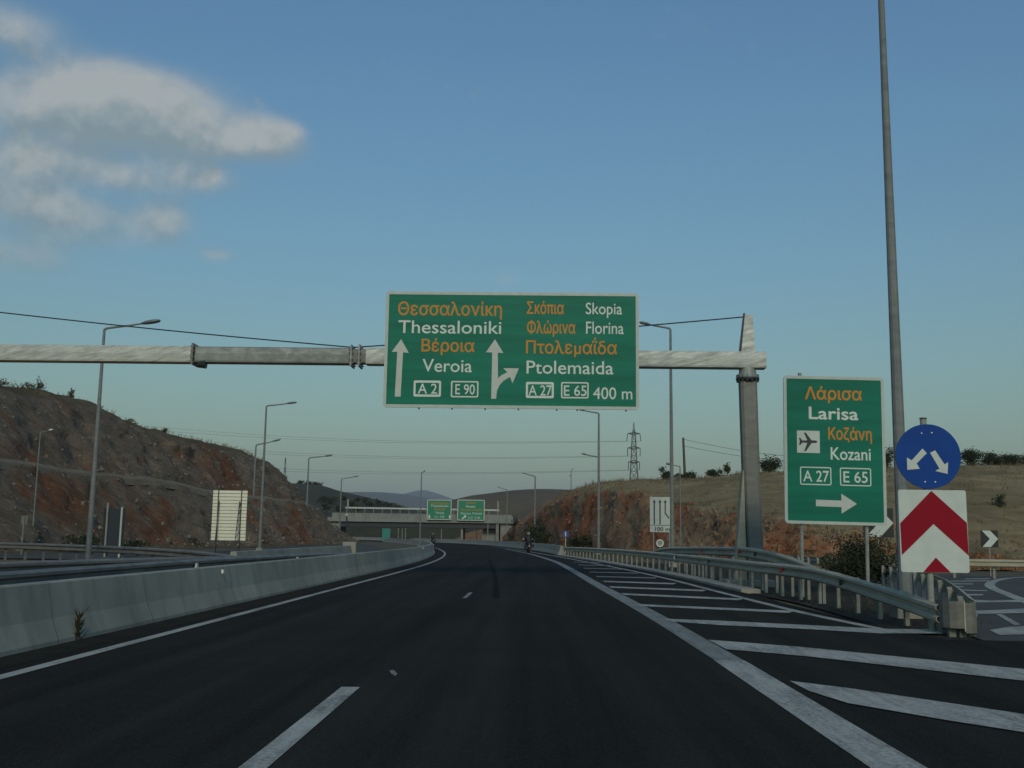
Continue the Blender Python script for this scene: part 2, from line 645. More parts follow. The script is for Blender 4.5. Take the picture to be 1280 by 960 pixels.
M['verge'] = field_mat('dry_verge', (.30, .155, .055), (.17, .12, .06), (.22, .17, .10), .35)
M['rock_left'] = rock('rock_left', [(.128, .094, .066), (.190, .150, .112), (.34, .295, .235)], (.20, .080, .038), (RAD(42), RAD(12), 0),
                      ((.15, .11, .06), (.095, .078, .045), .72, .90), .075, .51)
M['rock_right'] = rock('rock_right', [(.235, .150, .090), (.31, .205, .125), (.42, .34, .235)], (.42, .15, .062), (0, RAD(62), 0),
                       ((.36, .27, .14), (.21, .155, .08), .78, .93), .13, .445)
M['brown_hill'] = field_mat('brown_hill', (.15, .108, .062), (.105, .080, .048), (.075, .062, .038), .012)
M['stone'] = leaf('stone', (.25, .21, .165), (.11, .088, .066), 1.8)
M['wooded_hill'] = field_mat('wooded_hill', (.085, .075, .050), (.048, .052, .034), (.030, .036, .024), .016)
M['mountain'] = field_mat('mountain', (.11, .115, .10), (.085, .09, .08), (.12, .11, .10), .0015)
M['slope_dark'] = field_mat('scrub_slope', (.060, .058, .034), (.035, .042, .024), (.12, .085, .045), .12)
M['slope_orange'] = field_mat('earth_slope', (.28, .15, .07), (.20, .115, .06), (.12, .08, .045), .12)
M['leaf_dark'] = leaf('leaf_dark', (.022, .034, .017), (.046, .058, .028))
M['leaf_olive'] = leaf('leaf_olive', (.045, .055, .025), (.10, .10, .045))
M['grass_dry'] = leaf('grass_dry', (.20, .15, .075), (.12, .10, .05), 3.0)
M['weed'] = leaf('weed', (.05, .05, .026), (.12, .10, .05), 2.0)
M['weed_dark'] = leaf('weed_dark', (.035, .034, .018), (.065, .055, .028), 2.0)
M['bark'] = simple('bark', (.07, .055, .04), .9)
M['rider'] = simple('rider_clothing', (.02, .022, .024), .7)
M['helmet'] = simple('helmet_shell', (.20, .20, .19), .3)
M['bike'] = simple('bike_paint', (.018, .02, .022), .3)
M['tyre'] = simple('tyre', (.015, .015, .015), .85)
M['chrome'] = simple('chrome', (.5, .5, .5), .3, .8)
M['skin'] = simple('skin', (.35, .2, .14), .6)

# ------------------------------------------------------------------ ground, roads, markings
def sheet(name, pts, z, m, parent=None):
    poly = [Vector((p[0], p[1], 0)) for p in pts]
    tri = geometry.tessellate_polygon([poly])
    mb = MB()
    fs = []
    for t in tri:
        a, b, c = (poly[i] for i in t)
        fs.append(tuple(t) if (b - a).cross(c - a).z > 0 else tuple(reversed(t)))
    mb.add([(p.x, p.y, z) for p in poly], fs)
    return struct(name, mb, m, parent=parent)


def bend(Y):
    """sideways drift of the left-hand bend"""
    if Y < 40:
        return 0.0
    if Y < 90:
        return -(Y - 40) ** 2 / 1000
    return -2.5 - 0.1 * (Y - 90) - (Y - 90) ** 2 / 1600


BIG = 16000
sheet('ground', [(-BIG, -200), (BIG, -200), (BIG, BIG), (-BIG, BIG)], -0.06, M['ground'])

wall_line = spline([(2.3, 83), (1.3, 100), (-.6, 120), (-3.6, 145), (-7.6, 170), (-14.5, 200), (-26, 235), (-50, 290)], 4)
rail_front = spline([(6.3, 16.5, .47), (6.36, 19.5, .62), (6.48, 24.5, .79), (6.2, 30, .81), (5.9, 40, .81),
                     (4.95, 55, .81), (3.6, 70, .75), (2.45, 81, .68)], 1.0)
road_right = [(20, -6), (20, 15.2), (6.0, 15.6), (5.75, 19), (5.62, 24)] + \
             [(p.x - .62, p.y) for p in rail_front if p.y > 26] + [(p.x - .3, p.y) for p in wall_line]
road_left = [(-6.1 + bend(y), y) for y in (-6, 20, 40, 50, 60, 70, 80, 90, 100, 115, 130, 150, 170, 200, 235, 290)]
road = sheet('road', road_right + road_left[::-1], 0.006, M['asphalt'])

ramp_rail = spline([(6.84, 16.7, .55), (7.75, 20, .72), (9.0, 25, .75), (10.2, 31, .75), (11.2, 38, .75), (11.4, 46, .75),
                    (10.6, 56, .75)], 1.5)
slip = sheet('slip_road', [(p.x - .1, p.y) for p in ramp_rail if p.y < 47] + [(15, 46.5), (24, 45), (36, 41), (60, 28), (60, 15.2), (6.5, 15.2)], 0.0, M['old_asphalt'])
sheet('gore_soil', [(5.7, 15.5), (6.9, 15.8)] + [(p.x, p.y) for p in ramp_rail] +
      [(9, 60), (5.5, 62)] + [(p.x - .4, p.y) for p in rail_front if p.y < 62][::-1], -0.02, M['soil'])
sheet('carriageway', [(-11.5, 50), (-11.5, 64), (-12.6, 90), (-17, 118), (-22, 145), (-30, 175), (-42, 210), (-58, 245), (-84, 290),
                      (-96, 290), (-70, 245), (-53, 210), (-41, 175), (-33, 145), (-28, 118), (-24.5, 95), (-24.5, 80), (-29, 68),
                      (-38, 61), (-70, 57), (-70, 49), (-40, 53), (-24, 52)], 0.0, M['old_asphalt'])
sheet('verge', [(-6.0, -6), (-6.0, 40), (-8.2, 66), (-11.0, 66), (-11.2, 46), (-22, 50.5), (-45, 52), (-45, -6)], -0.03, M['verge'])

# kerb under the right-hand guard rail
kb = MB()
kb.sweep([(p.x - .42, p.y, 0) for p in rail_front if p.y > 28], [(-.22, -.05), (-.22, .07), (-.19, .09), (.30, .09), (.30, -.05)])
struct('kerb', kb, M['kerb'])


def stripe(name, path, w, m, z=.012):
    mb = MB()
    path = spline(path, 1.5)
    mb.sweep([(p.x, p.y, z) for p in path], [(-w / 2, 0), (w / 2, 0)], closed=False)
    mb.f = [f[::-1] for f in mb.f]
    return mb.build(name, m, road)


def patch(name, px, m, z=.016, parent=None):
    poly = [G(*p) for p in px]
    tri = geometry.tessellate_polygon([[Vector((p.x, p.y, 0)) for p in poly]])
    mb = MB()
    fs = []
    for t in tri:
        a, b, c = (poly[i] for i in t)
        fs.append(tuple(t) if (b - a).cross(c - a).z > 0 else tuple(reversed(t)))
    mb.add([(p.x, p.y, z) for p in poly], fs)
    return mb.build(name, m, parent or road)


stripe('edge_line', [(-5.06 + bend(y), y) for y in (-4, 5, 10, 20, 30, 40, 50, 60, 70, 80, 90, 105, 120, 150, 190, 240)], .16, M['paint'])
for y0 in (5.2, -5.8):
    stripe('lane_dash', [(-1.66 + bend(y) * .9, y) for y in (y0, y0 + 2, y0 + 4.65)], .17, M['paint'])
stripe('thick_line', [(2.29, 1), (2.29, 6.5), (2.30, 12.5)], .36, M['paint'])
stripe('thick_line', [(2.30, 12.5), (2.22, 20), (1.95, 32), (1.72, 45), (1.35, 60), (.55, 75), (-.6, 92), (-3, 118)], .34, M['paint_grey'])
stripe('edge_line', [(5.66, 16.9), (5.28, 20.75), (5.02, 28), (4.75, 37), (4.15, 48), (3.2, 60), (1.9, 76), (.6, 90), (-2.0, 118), (-5.5, 145)], .2, M['paint'])
patch('hatch_stripe', [(885, 801), (1000, 810), (1150, 825), (1300, 840), (1300, 855), (1150, 838), (1010, 822), (908, 813)], M['paint'])
patch('hatch_stripe', [(987, 853), (1060, 862), (1180, 880), (1300, 898), (1300, 921), (1180, 902), (1060, 881), (1012, 866)], M['paint'])
patch('hatch_stripe', [(828, 774.5), (900, 777), (1000, 782), (1100, 787), (1170, 788), (1178, 793), (1100, 793), (1000, 787), (900, 782.5), (840, 778)], M['paint'])
for a, b, t in (((797, 756), (994, 764.5), 2.6), ((776, 742.2), (930, 749), 2.2), ((761, 733.5), (884, 738), 1.9), ((753, 726.5), (846, 729.5), 1.6),
                ((744, 720.5), (822, 722.5), 1.2), ((736, 715), (800, 716.5), 1.0), ((729, 710.3), (780, 711.4), .85),
                ((722, 706.2), (764, 707), .7), ((716, 702.8), (752, 703.4), .55)):
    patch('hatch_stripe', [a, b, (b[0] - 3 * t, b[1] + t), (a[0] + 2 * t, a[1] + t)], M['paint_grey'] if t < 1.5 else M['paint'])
stripe('grit_strip', [(-5.62 + bend(y), y) for y in (-4, 8, 20, 30, 40, 50, 60, 70, 80, 95)], .52, M['grit'], .0095)
patch('paint_remnant', [(578, 748), (586, 741), (591, 741), (583, 748)], M['paint_grey'], .009)
patch('paint_remnant', [(487, 839), (492, 838.5), (497, 843), (494, 846), (489, 843)], M['paint_grey'], .009)
# slip-road markings
for px in ([(1212, 764), (1240, 763), (1300, 760), (1300, 766), (1222, 768), (1221, 773), (1213, 773)],
           [(1237, 788), (1262, 784), (1300, 782), (1300, 793), (1250, 794.5)],
           [(1245, 768), (1252, 768), (1276, 781), (1268, 782)],
           [(1203, 749.5), (1240, 751), (1275, 750), (1275, 753), (1214, 753.5)],
           [(1200, 742.7), (1229, 743), (1229, 744.6), (1204, 744.8)],
           [(1192, 737.4), (1203, 737), (1203, 738.8), (1196, 738.8)],
           [(1189, 733), (1204, 732.8), (1204, 734.2), (1191, 734.4)],
           [(1187, 729.3), (1216, 729.6), (1216, 730.8), (1188, 730.5)],
           [(1188, 726.2), (1236, 725.6), (1236, 726.8), (1189, 727.2)],
           [(1206, 723.4), (1238, 723.0), (1238, 724.0), (1206, 724.2)],
           [(1204, 737.2), (1234, 738.3), (1234, 739.2), (1204, 738.6)]):
    patch('hatch_stripe', px, M['paint'], .008, slip)
cur = [G(*p) for p in ((1300, 759), (1281, 751.5), (1262, 744), (1246, 737.6), (1238, 733.2), (1238, 729.3), (1246, 725.6), (1262, 722.8), (1285, 721.5))]
mb = MB()
cur = spline(cur, .6)
mb.sweep([(p.x, p.y, .0085) for p in cur], [(-.16, 0), (.16, 0)], closed=False)
mb.f = [f[::-1] for f in mb.f]
mb.build('edge_line', M['paint'], slip)
# skid mark and patched crack on the carriageway
stripe('tyre_mark', [tuple(G(*p))[:2] for p in ((611, 699), (617, 714), (620, 730), (620, 748))], .16, simple('rubber_streak', (.0115, .0112, .0095), .95, spec=.04), .009)


# ------------------------------------------------------------------ hills
def fbm(p, sc_, oct_=4):
    return noise.fractal(p * sc_, 1.0, 2.1, oct_, noise_basis='PERLIN_ORIGINAL')


def rough_grid(rows, amp_fn, sc_=.35, seed=0.0):
    """push a grid of points about by rock-sized noise"""
    out = []
    for r in rows:
        rr = []
        for k, p in enumerate(r):
            a = amp_fn(k, len(r))
            q = p + Vector((seed, seed * 2, 0))
            d = Vector((fbm(q, sc_, 6), fbm(q + Vector((31, 0, 7)), sc_, 6), fbm(q + Vector((0, 57, 3)), sc_, 6) * .8))
            rg = (1 - abs(noise.noise(Vector((q.x * .5, q.y * .5, q.z * 1.2 + q.x * .35)))) * 2) * .5
            rr.append(p + d * a * .8 + Vector((rg * a * .3, -rg * a * .15, rg * a * .12)))
        out.append(rr)
    return out


STONES = []


def crest_table():
    t = [(-10, -46, 14.0), (60, -46.5, 14.3)]
    for px, py, Y in ((0, 478, 88), (40, 486, 93), (80, 494, 98), (110, 501, 102), (130, 510, 105), (175, 532, 112), (240, 547, 124), (300, 560, 140),
                      (330, 576, 152), (347, 593, 164), (362, 613, 178), (382, 630, 188), (400, 646, 200), (420, 668, 216)):
        p = P(px, py, Y)
        t.append((Y, p.x, max(p.z, .4)))
    t.append((232, -46, .1))
    return t


LEFT = crest_table()


def left_profile(Y):
    cx, H = lerp_table(LEFT, Y)
    run = .72 * H + 3.0
    tx = cx + run
    bz = min(.43 * H, 6.2)
    return [Vector((tx + 2.5, Y, -.05)), Vector((tx, Y, .15)), Vector((tx - run * .34, Y, bz)), Vector((tx - run * .34 - 2.0, Y, bz + .25)),
            Vector((cx + 1.6, Y, H - 1.1)), Vector((cx, Y, H - .25)), Vector((cx - 2.5, Y, H + .15)), Vector((cx - 9, Y, H + .25)),
            Vector((cx - 26, Y, H - 1.2)), Vector((cx - 70, Y, max(H - 5, .1))), Vector((cx - 160, Y, max(H - 12, 0)))]


def left_hill():
    rows = []
    Y = 22.0
    seg = (3, 18, 5, 22, 4, 4, 5, 6, 6, 6)
    while Y < 232:
        pr = left_profile(Y)
        row = []
        for (a, b), n in zip(zip(pr, pr[1:]), seg):
            row += [a.lerp(b, i / n) for i in range(n)]
        row.append(pr[-1])
        rows.append(row)
        Y += .6

    def amp(k, n):
        if k < 3:
            return .1
        if k < 21:
            return .85
        if k < 26:
            return .3
        if k < 46:
            return 1.0
        return .55
    rows = rough_grid(rows, amp, .33, 3.7)
    STONES.append(('left', rows))
    struct('rock_cutting', MB().grid(rows), M['rock_left'], smooth=True)


left_hill()


def earth_berm():
    rows = STONES[0][1]
    path = [(r[21] + r[22] + r[23]) / 3 for r in rows[40:]]
    path = [sum(path[max(0, i - 2):i + 3], Vector()) / len(path[max(0, i - 2):i + 3]) for i in range(len(path))]
    path = [p for p in path if p.y < 172]
    mb_ = MB()
    mb_.sweep([tuple(p) for p in path], [(.60, -.5), (.42, .06), (.12, .34), (-.25, .30), (-.7, -.4)])
    struct('earth_berm', mb_, M['verge_pale'])




M['verge_pale'] = field_mat('berm_soil', (.27, .225, .165), (.21, .17, .12), (.15, .12, .085), .6)
earth_berm()

#        px     toe Y   cut top (py, Y)   crest (py, Y)
RIGHT = [(628, 200, 676, 202, 672, 208), (645, 172, 660, 174, 653, 187), (665, 152, 648, 156, 641, 172), (680, 138, 635, 143, 629, 160),
         (700, 122, 626, 128, 619, 150), (722, 108, 620, 114, 611.5, 135), (740, 100, 616, 106, 606, 126), (760, 92, 614, 99, 602.5, 122), (800, 80, 618, 88, 600.5, 120),
         (850, 72, 634, 78, 599.5, 120), (900, 66, 641, 70, 596, 120), (940, 62, 644, 66, 591.5, 120), (1000, 58, 655, 61, 590, 122),
         (1080, 56, 668, 58.5, 587, 124), (1150, 56, 690, 57, 584, 126), (1240, 57, 701, 58, 582, 128), (1300, 58, 703, 59, 580, 130),
         (1500, 60, 705, 62, 570, 135), (1900, 62, 700, 66, 555, 145)]


def right_controls(px):
    ty, cy, cY, ky, kY = lerp_table(RIGHT, px)
    toe = P(px, 671 + .0135 * (px - 666), ty)
    toe.z = -.05
    return toe, P(px, cy, cY), P(px, ky, kY)


def right_hill():
    rows = []
    px = 628.0
    while px <= 1900:
        t, c, k = right_controls(px)
        out = (k - t)
        out.z = 0
        out.normalize()
        row = [t - out * 1.5]
        row += [t.lerp(c, i / 16) + Vector((0, 0, (c.z - t.z) * .10 * math.sin(i / 16 * math.pi))) for i in range(16)]
        for i in range(30):
            f = i / 30
            q = c.lerp(k, f)
            q.z += math.sin(f * math.pi) * (k.z - c.z) * .10
            row.append(q)
        for d, dz in ((0, 0), (2.5, .12), (6, .1), (14, -.3), (40, -.8), (110, -1.5), (240, -2.5)):
            row.append(k + out * d + Vector((0, 0, dz * min(1, max(k.z, 0) / 5))))
        rows.append(row)
        px += 1.6 if px < 1000 else (2.6 if px < 1320 else 12)

    def amp(k, n):
        if k < 3:
            return .15
        if k < 18:
            return .60
        if k < 46:
            return .35
        return .25
    rows = rough_grid(rows, amp, .38, 11.3)
    STONES.append(('right', rows))
    struct('grassy_hill', MB().grid(rows, flip=True), M['rock_right'], smooth=True)


right_hill()


def right_point(px, py):
    """point of the right-hand slope seen in direction px, py (between cut top and crest)"""
    t, c, k = right_controls(px)
    lo, hi = 0.0, 1.0
    inv = CAM_M.inverted()

    def row_of(q):
        v = inv @ q
        return 480 - F_PX * v.y / -v.z
    for _ in range(24):
        mid = (lo + hi) / 2
        q = c.lerp(k, mid)
        q.z += math.sin(mid * math.pi) * (k.z - c.z) * .10
        if row_of(q) > py:
            lo = mid
        else:
            hi = mid
    return q


def ridge(name, pts, Y, front, back, m, amp=1.0, sc_=.02, step=4.0, n=14, base=-1.0):
    """a long hill: its skyline through the given directions at distance Y, sloping to the plain in front and behind"""
    tops = [P(px, py, Y) for px, py in pts]
    tops = spline(tops, (tops[-1] - tops[0]).length / (len(pts) * step))
    rows = []
    for p in tops:
        row = []
        for i in range(n):
            f = i / (n - 1)
            s = f * f * (3 - 2 * f)
            row.append(Vector((p.x, Y - front * (1 - f), base + (p.z - base) * (.35 * f + .65 * s))))
        for i in range(1, 5):
            f = i / 4
            row.append(Vector((p.x, Y + back * f, p.z + (base - p.z) * f * f)))
        rows.append(row)
    out = []
    for r in rows:
        rr = []
        for k, p in enumerate(r):
            a = amp * (1.0 if 0 < k < n - 1 else .35)
            rr.append(p + Vector((0, 0, fbm(p, sc_) * a)))
        out.append(rr)
    struct(name, MB().grid(out, flip=True), m, smooth=True)


ridge('brown_hill', [(470, 650), (520, 640), (545, 632), (580, 622), (610, 616.5), (640, 612.5), (670, 611), (700, 611.5), (740, 613), (800, 617), (900, 628), (1000, 640)],
      900, 420, 500, M['brown_hill'], 2.0, .01)
ridge('wooded_hill', [(180, 600), (260, 600), (330, 602), (372, 604), (400, 606), (420, 612), (445, 618), (470, 624), (495, 630), (520, 637), (560, 646), (600, 655)],
      560, 260, 400, M['wooded_hill'], 1.6, .02)
ridge('blue_mountain', [(250, 622), (330, 618), (400, 617), (440, 615), (480, 615.5), (510, 618.5), (530, 622), (560, 627), (600, 633), (650, 640)],
      6000, 2500, 2500, M['mountain'], 8, .002)
ridge('pale_mountain', [(300, 632), (400, 629), (460, 627), (485, 624), (505, 618), (522, 613), (532, 612.5), (545, 616), (565, 623), (600, 630), (700, 634), (900, 640)],
      9500, 3000, 3000, M['mountain'], 10, .0015)
ridge('scrub_slope', [(400, 662), (425, 652), (460, 647), (500, 646), (540, 647), (575, 650), (600, 656), (625, 664), (650, 668)],
      330, 34, 60, M['slope_dark'], 1.2, .12, base=0.0)
ridge('earth_slope', [(566, 676), (576, 670), (586, 665.5), (596, 663), (608, 662), (622, 661), (640, 662)],
      275, 14, 14, M['slope_orange'], .7, .35, base=0.0)


# ------------------------------------------------------------------ concrete barriers
JERSEY = [(-.30, -.05), (-.295, .06), (-.19, .32), (-.10, .742), (-.085, .757), (.085, .757), (.10, .742), (.19, .32), (.295, .06), (.30, -.05)]


def barrier(label, path, h=1.0, group=None):
    t = thing('concrete_barrier', label, 'barrier', path[0], group=group)
    off = Vector(path[0])
    MB().sweep([tuple(p) for p in path], [(x, z * h) for x, z in JERSEY]).build('wall', M['concrete'], t, off)
    return t


med_path = [Vector((-6.15 + bend(y), y, 0)) for y in [-4 + 2.0 * i for i in range(108)]]
median = barrier('long pale concrete median barrier along the left edge of the asphalt road', med_path)
mb = MB()
for k_, y in enumerate((3.0, 13.1, 16.3, 23.0, 43.4)):
    lean = (.0, .06, -.10, .16, .02, .12, -.05, .0, .08, 0)[k_]
    jb = MB()
    jb.add([(x * 1.012 - 6.15 + bend(y) - median.location.x, y + dy + lean * (z - .4) - median.location.y, z + .002) for dy in (-.003, .003) for x, z in JERSEY],
           [tuple(range(10)), tuple(range(19, 9, -1))] + [(i, i + 10, (i + 1) % 10 + 10, (i + 1) % 10) for i in range(10)])
    jb.build('joint', M['joint'], median)
for y in (20.3, 62, 84):
    mb.box((-5.98 + bend(y) - median.location.x, y - median.location.y, .66), (.04, .06, .07))
    mb.build('reflector', M['yellow_white'], median)
    mb = MB()
wl = barrier('concrete barrier wall at the right side of the bend, below the reddish rock', wall_line)
fp = spline([(-10.7, 37.5), (-10.9, 48), (-11.1, 63.5)], 2)
fw = barrier('short concrete wall left of the median, ending in a square block near the bridge', fp, .98)
MB().bevbox((-11.1 - fw.location.x, 63.75 - fw.location.y, .45), (.8, .5, 1.0), .03).build('end_block', M['concrete'], fw)

# ------------------------------------------------------------------ guard rails
WB = [(0, .155), (.02, .15), (.075, .11), (.075, .06), (.005, .022), (.005, -.022), (.075, -.06), (.075, -.11), (.02, -.15), (0, -.155)]
WBEAM = WB + [(x - .012, z * .97) for x, z in WB[::-1]]
WBEAM_L = [(-x, z) for x, z in WBEAM][::-1]


def guardrail(label, path, side=1, m=None, posts=1.5, pm=None, reflect=(), group=None, post_off=.10, tilt_end=False):
    """path carries the top edge of the beam; side +1: the beam faces right of travel"""
    off = Vector((path[0].x, path[0].y, 0))
    t = thing('guardrail', label, 'guardrail', off, group=group)
    m = m or M['rail']
    MB().sweep([(p.x, p.y, p.z - .155) for p in path], WBEAM if side > 0 else WBEAM_L).build('rail', m, t, off)
    for p, a in walk(path, posts, .4)[:100]:
        n = Vector((math.sin(a), -math.cos(a), 0)) * side
        c = p - n * post_off
        pb = MB()
        h = p.z - .02
        pb.box((c.x, c.y, h / 2 - .05), (.10, .012, h + .1), a)
        for s in (-1, 1):
            d = Vector((math.cos(a), math.sin(a), 0)) * (.05 * s)
            pb.box((c.x + d.x, c.y + d.y, h / 2 - .05), (.010, .07, h + .1), a)
        b = p - n * .045
        pb.box((b.x, b.y, p.z - .155), (.09, .075, .17), a)
        pb.build('post', pm or M['post'], t, off)
    for s, rm in reflect:
        pts = walk(path, 1000, s)
        if pts:
            p, a = pts[0]
            n = Vector((math.sin(a), -math.cos(a), 0)) * side
            c = p + n * .075
            MB().box((c.x, c.y, p.z - .155), (.12, .04, .13), a).build('reflector', rm, t, off)
    return t


# travelling away from the camera, the road lies to the left of the right-hand rail
gr = guardrail('front guardrail right of the road, running from the blunt nose back to the wall', rail_front, -1,
               reflect=((5.5, M['black']), (10.4, M['reflector_red']), (26, M['yellow_white']), (19.5, M['black'])))
goff = Vector(gr.location)
# blunt nose that joins the two rails
nose = [Vector(p) for p in ((6.28, 16.62, 0), (6.29, 16.36, 0), (6.34, 16.24, 0), (6.43, 16.19, 0), (6.52, 16.18, 0), (6.54, 16.18, 0), (6.64, 16.20, 0),
                            (6.74, 16.28, 0), (6.79, 16.42, 0), (6.82, 16.68, 0))]
nb = MB()
nb.sweep([tuple(p) for p in nose[:5]], [(-.008, .13), (-.03, .15), (-.008, .17), (-.008, .50), (-.03, .515), (.012, .52), (.012, .12)])
nb.build('end_terminal', M['nose'], gr, goff)
nb = MB()
nb.sweep([tuple(p) for p in nose[5:]], [(-.008, .06), (-.03, .08), (-.008, .10), (-.008, .47), (-.03, .49), (.012, .50), (.012, .05)])
nb.build('end_terminal', M['nose'], gr, goff)
MB().bar((6.53, 16.17, .08), (6.53, 16.17, .53), .02).build('seam_strip', M['rail'], gr, goff)
for x, y in ((6.40, 16.36), (6.55, 16.34), (6.70, 16.38)):
    MB().bevbox((x - goff.x, y - goff.y, .21), (.11, .09, .54), .008).build('post', M['nose'], gr, goff * 0)
upper = spline([(6.56, 24, .76), (6.62, 25.5, .86), (6.58, 28, 1.05), (6.44, 31.5, 1.18), (6.38, 36, 1.16), (6.30, 42, 1.1), (5.98, 48, 1.0), (5.72, 52, .72)], 1)
guardrail('taller second guardrail in front of the gantry column, sloping down at both ends', upper, -1,
          reflect=((8.6, M['reflector_red']), (6.5, M['black']), (15.5, M['reflector_red'])))
guardrail('guardrail on the slip road side, running from the blunt nose behind the chevron board', ramp_rail, 1, M['rail'])
far_right = spline([(13.6, 43.2, .76), (18, 42.6, .76), (24, 41.2, .76), (30, 38.6, .76), (38, 34, .76)], 1.5)
guardrail('guardrail beyond the slip road at the foot of the dry grass slope', far_right, 1)
railA = spline([(-7.95, 3, .76), (-7.95, 20, .78), (-7.75, 28, .78), (-7.25, 36, .76), (-6.95, 39.5, .72)], 1.5)
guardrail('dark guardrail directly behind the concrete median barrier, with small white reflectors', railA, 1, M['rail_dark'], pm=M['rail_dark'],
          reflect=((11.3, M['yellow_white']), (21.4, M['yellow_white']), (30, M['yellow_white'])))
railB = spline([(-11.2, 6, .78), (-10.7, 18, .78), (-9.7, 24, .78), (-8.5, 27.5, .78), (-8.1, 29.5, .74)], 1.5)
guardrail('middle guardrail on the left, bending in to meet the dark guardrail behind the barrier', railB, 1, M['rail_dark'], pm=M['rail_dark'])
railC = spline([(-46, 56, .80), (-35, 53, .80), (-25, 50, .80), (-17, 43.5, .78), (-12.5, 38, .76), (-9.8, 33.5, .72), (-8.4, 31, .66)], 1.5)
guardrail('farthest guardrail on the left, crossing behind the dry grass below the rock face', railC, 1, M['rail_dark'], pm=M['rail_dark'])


# ------------------------------------------------------------------ lettering
FONT_CACHE = {}


def contours(s):
    if s in FONT_CACHE:
        return FONT_CACHE[s]
    cu = bpy.data.curves.new('lettering_source', 'FONT')
    cu.body = s
    cu.resolution_u = 3
    o = bpy.data.objects.new('lettering_source', cu)
    COL.objects.link(o)
    dg = bpy.context.evaluated_depsgraph_get()
    c2 = o.evaluated_get(dg).to_curve(dg)
    res = []
    for sp in c2.splines:
        pts = []
        if sp.type == 'BEZIER':
            bp = list(sp.bezier_points)
            for a, b in zip(bp, bp[1:] + bp[:1]):
                seg = geometry.interpolate_bezier(a.co, a.handle_right, b.handle_left, b.co, 5)
                pts += [Vector((p.x, p.y)) for p in seg[:-1]]
        else:
            pts = [Vector((p.co.x, p.co.y)) for p in sp.points]
        cl = []
        for p in pts:
            if not cl or (p - cl[-1]).length > 1e-4:
                cl.append(p)
        if len(cl) > 2 and (cl[0] - cl[-1]).length < 1e-4:
            cl.pop()
        if len(cl) > 2:
            res.append(cl)
    o.evaluated_get(dg).to_curve_clear()
    bpy.data.objects.remove(o)
    bpy.data.curves.remove(cu)
    FONT_CACHE[s] = res
    return res


def glyph_mesh(s, x0, x1, base, cap, y, bold=.02, cap_u=None, q=.0125):
    """letters as flat film: text s between x0 and x1, standing on base, capitals cap high, on the plane y.
    The outlines are cut into thin level bands; what an outline winds round is filled."""
    cs = contours(s)
    cu = cap_u or max(p.y for c in contours('H') for p in c)
    mnx, mxx = min(p.x for c in cs for p in c), max(p.x for c in cs for p in c)
    bands = {}
    for c in cs:
        pts = [(p.x, round(p.y / q)) for p in c]
        for (ax, ay), (bx, by) in zip(pts, pts[1:] + pts[:1]):
            if ay == by:
                continue
            w = 1 if by > ay else -1
            if w < 0:
                ax, ay, bx, by = bx, by, ax, ay
            for k in range(ay, by):
                f0, f1 = (k - ay) / (by - ay), (k + 1 - ay) / (by - ay)
                bands.setdefault(k, []).append((ax + (bx - ax) * f0, ax + (bx - ax) * f1, w))
    kx, kz = (x1 - x0) / (mxx - mnx + 2 * bold), cap / (cu + 2 * bold)
    quads = []
    for k, ed in bands.items():
        ed.sort(key=lambda e: e[0] + e[1])
        wind = 0
        for e in ed:
            if wind == 0:
                start = e
            wind += e[2]
            if wind == 0:
                quads.append((start[0], e[0], e[1], start[1], k * q, (k + 1) * q))
    mb = MB()
    n = 5 if bold > .004 else 1
    for j in range(n):
        dx, dz = (bold * math.cos(j * 2 * math.pi / n), bold * math.sin(j * 2 * math.pi / n)) if n > 1 else (0, 0)
        for (a, b, c, d, z0, z1) in quads:
            mb.add([((p - mnx + bold + dx) * kx + x0, y - .0004 * j, (z + bold + dz) * kz + base) for p, z in ((a, z0), (b, z0), (c, z1), (d, z1))], [(0, 1, 2, 3)])
    return mb


def rrect(x0, z0, x1, z1, r, n=5):
    pts = []
    for cx, cz, a0 in ((x1 - r, z0 + r, -90), (x1 - r, z1 - r, 0), (x0 + r, z1 - r, 90), (x0 + r, z0 + r, 180)):
        for i in range(n + 1):
            a = RAD(a0 + 90 * i / n)
            pts.append((cx + r * math.cos(a), cz + r * math.sin(a)))
    return pts


def ring_mesh(outer, inner, y, thick=.0):
    mb = MB()
    n = len(outer)
    pts = [(x, y, z) for x, z in outer] + [(x, y, z) for x, z in inner]
    fs = [(i, (i + 1) % n, (i + 1) % n + n, i + n) for i in range(n)]
    if thick:
        pts += [(x, y + thick, z) for x, z in outer]
        fs += [(i + 2 * n, (i + 1) % n + 2 * n, (i + 1) % n, i) for i in range(n)]
    return mb.add(pts, fs)


def film(poly, y):
    tri = geometry.tessellate_polygon([[Vector((x, z, 0)) for x, z in poly]])
    fs = []
    for t in tri:
        a, b, c = (Vector(poly[j]) for j in t)
        fs.append(tuple(t) if (b - a).cross(c - a) > 0 else tuple(reversed(t)))
    return MB().add([(x, y, z) for x, z in poly], fs)


class Board:
    """a sign face: picture measurements of the sign turned into metres from its lower left corner"""

    def __init__(s, px0, pyb, px1, pyt, Y, roll=.0135):
        s.px0, s.pyb, s.roll = px0, pyb, roll
        a, b = P(px0, pyb, Y), P(px1, pyb + roll * (px1 - px0), Y)
        t = P(px0, pyt, Y)
        s.o, s.k, s.kz = a, (b.x - a.x) / (px1 - px0), (t.z - a.z) / (pyb - pyt)
        s.w, s.h = b.x - a.x, t.z - a.z

    def xz(s, px, py, roll=None):
        r = s.roll if roll is None else roll
        return ((px - s.px0) * s.k, (s.pyb + r * (px - s.px0) - py) * s.kz)

    def poly(s, pts):
        return [s.xz(*p) for p in pts]


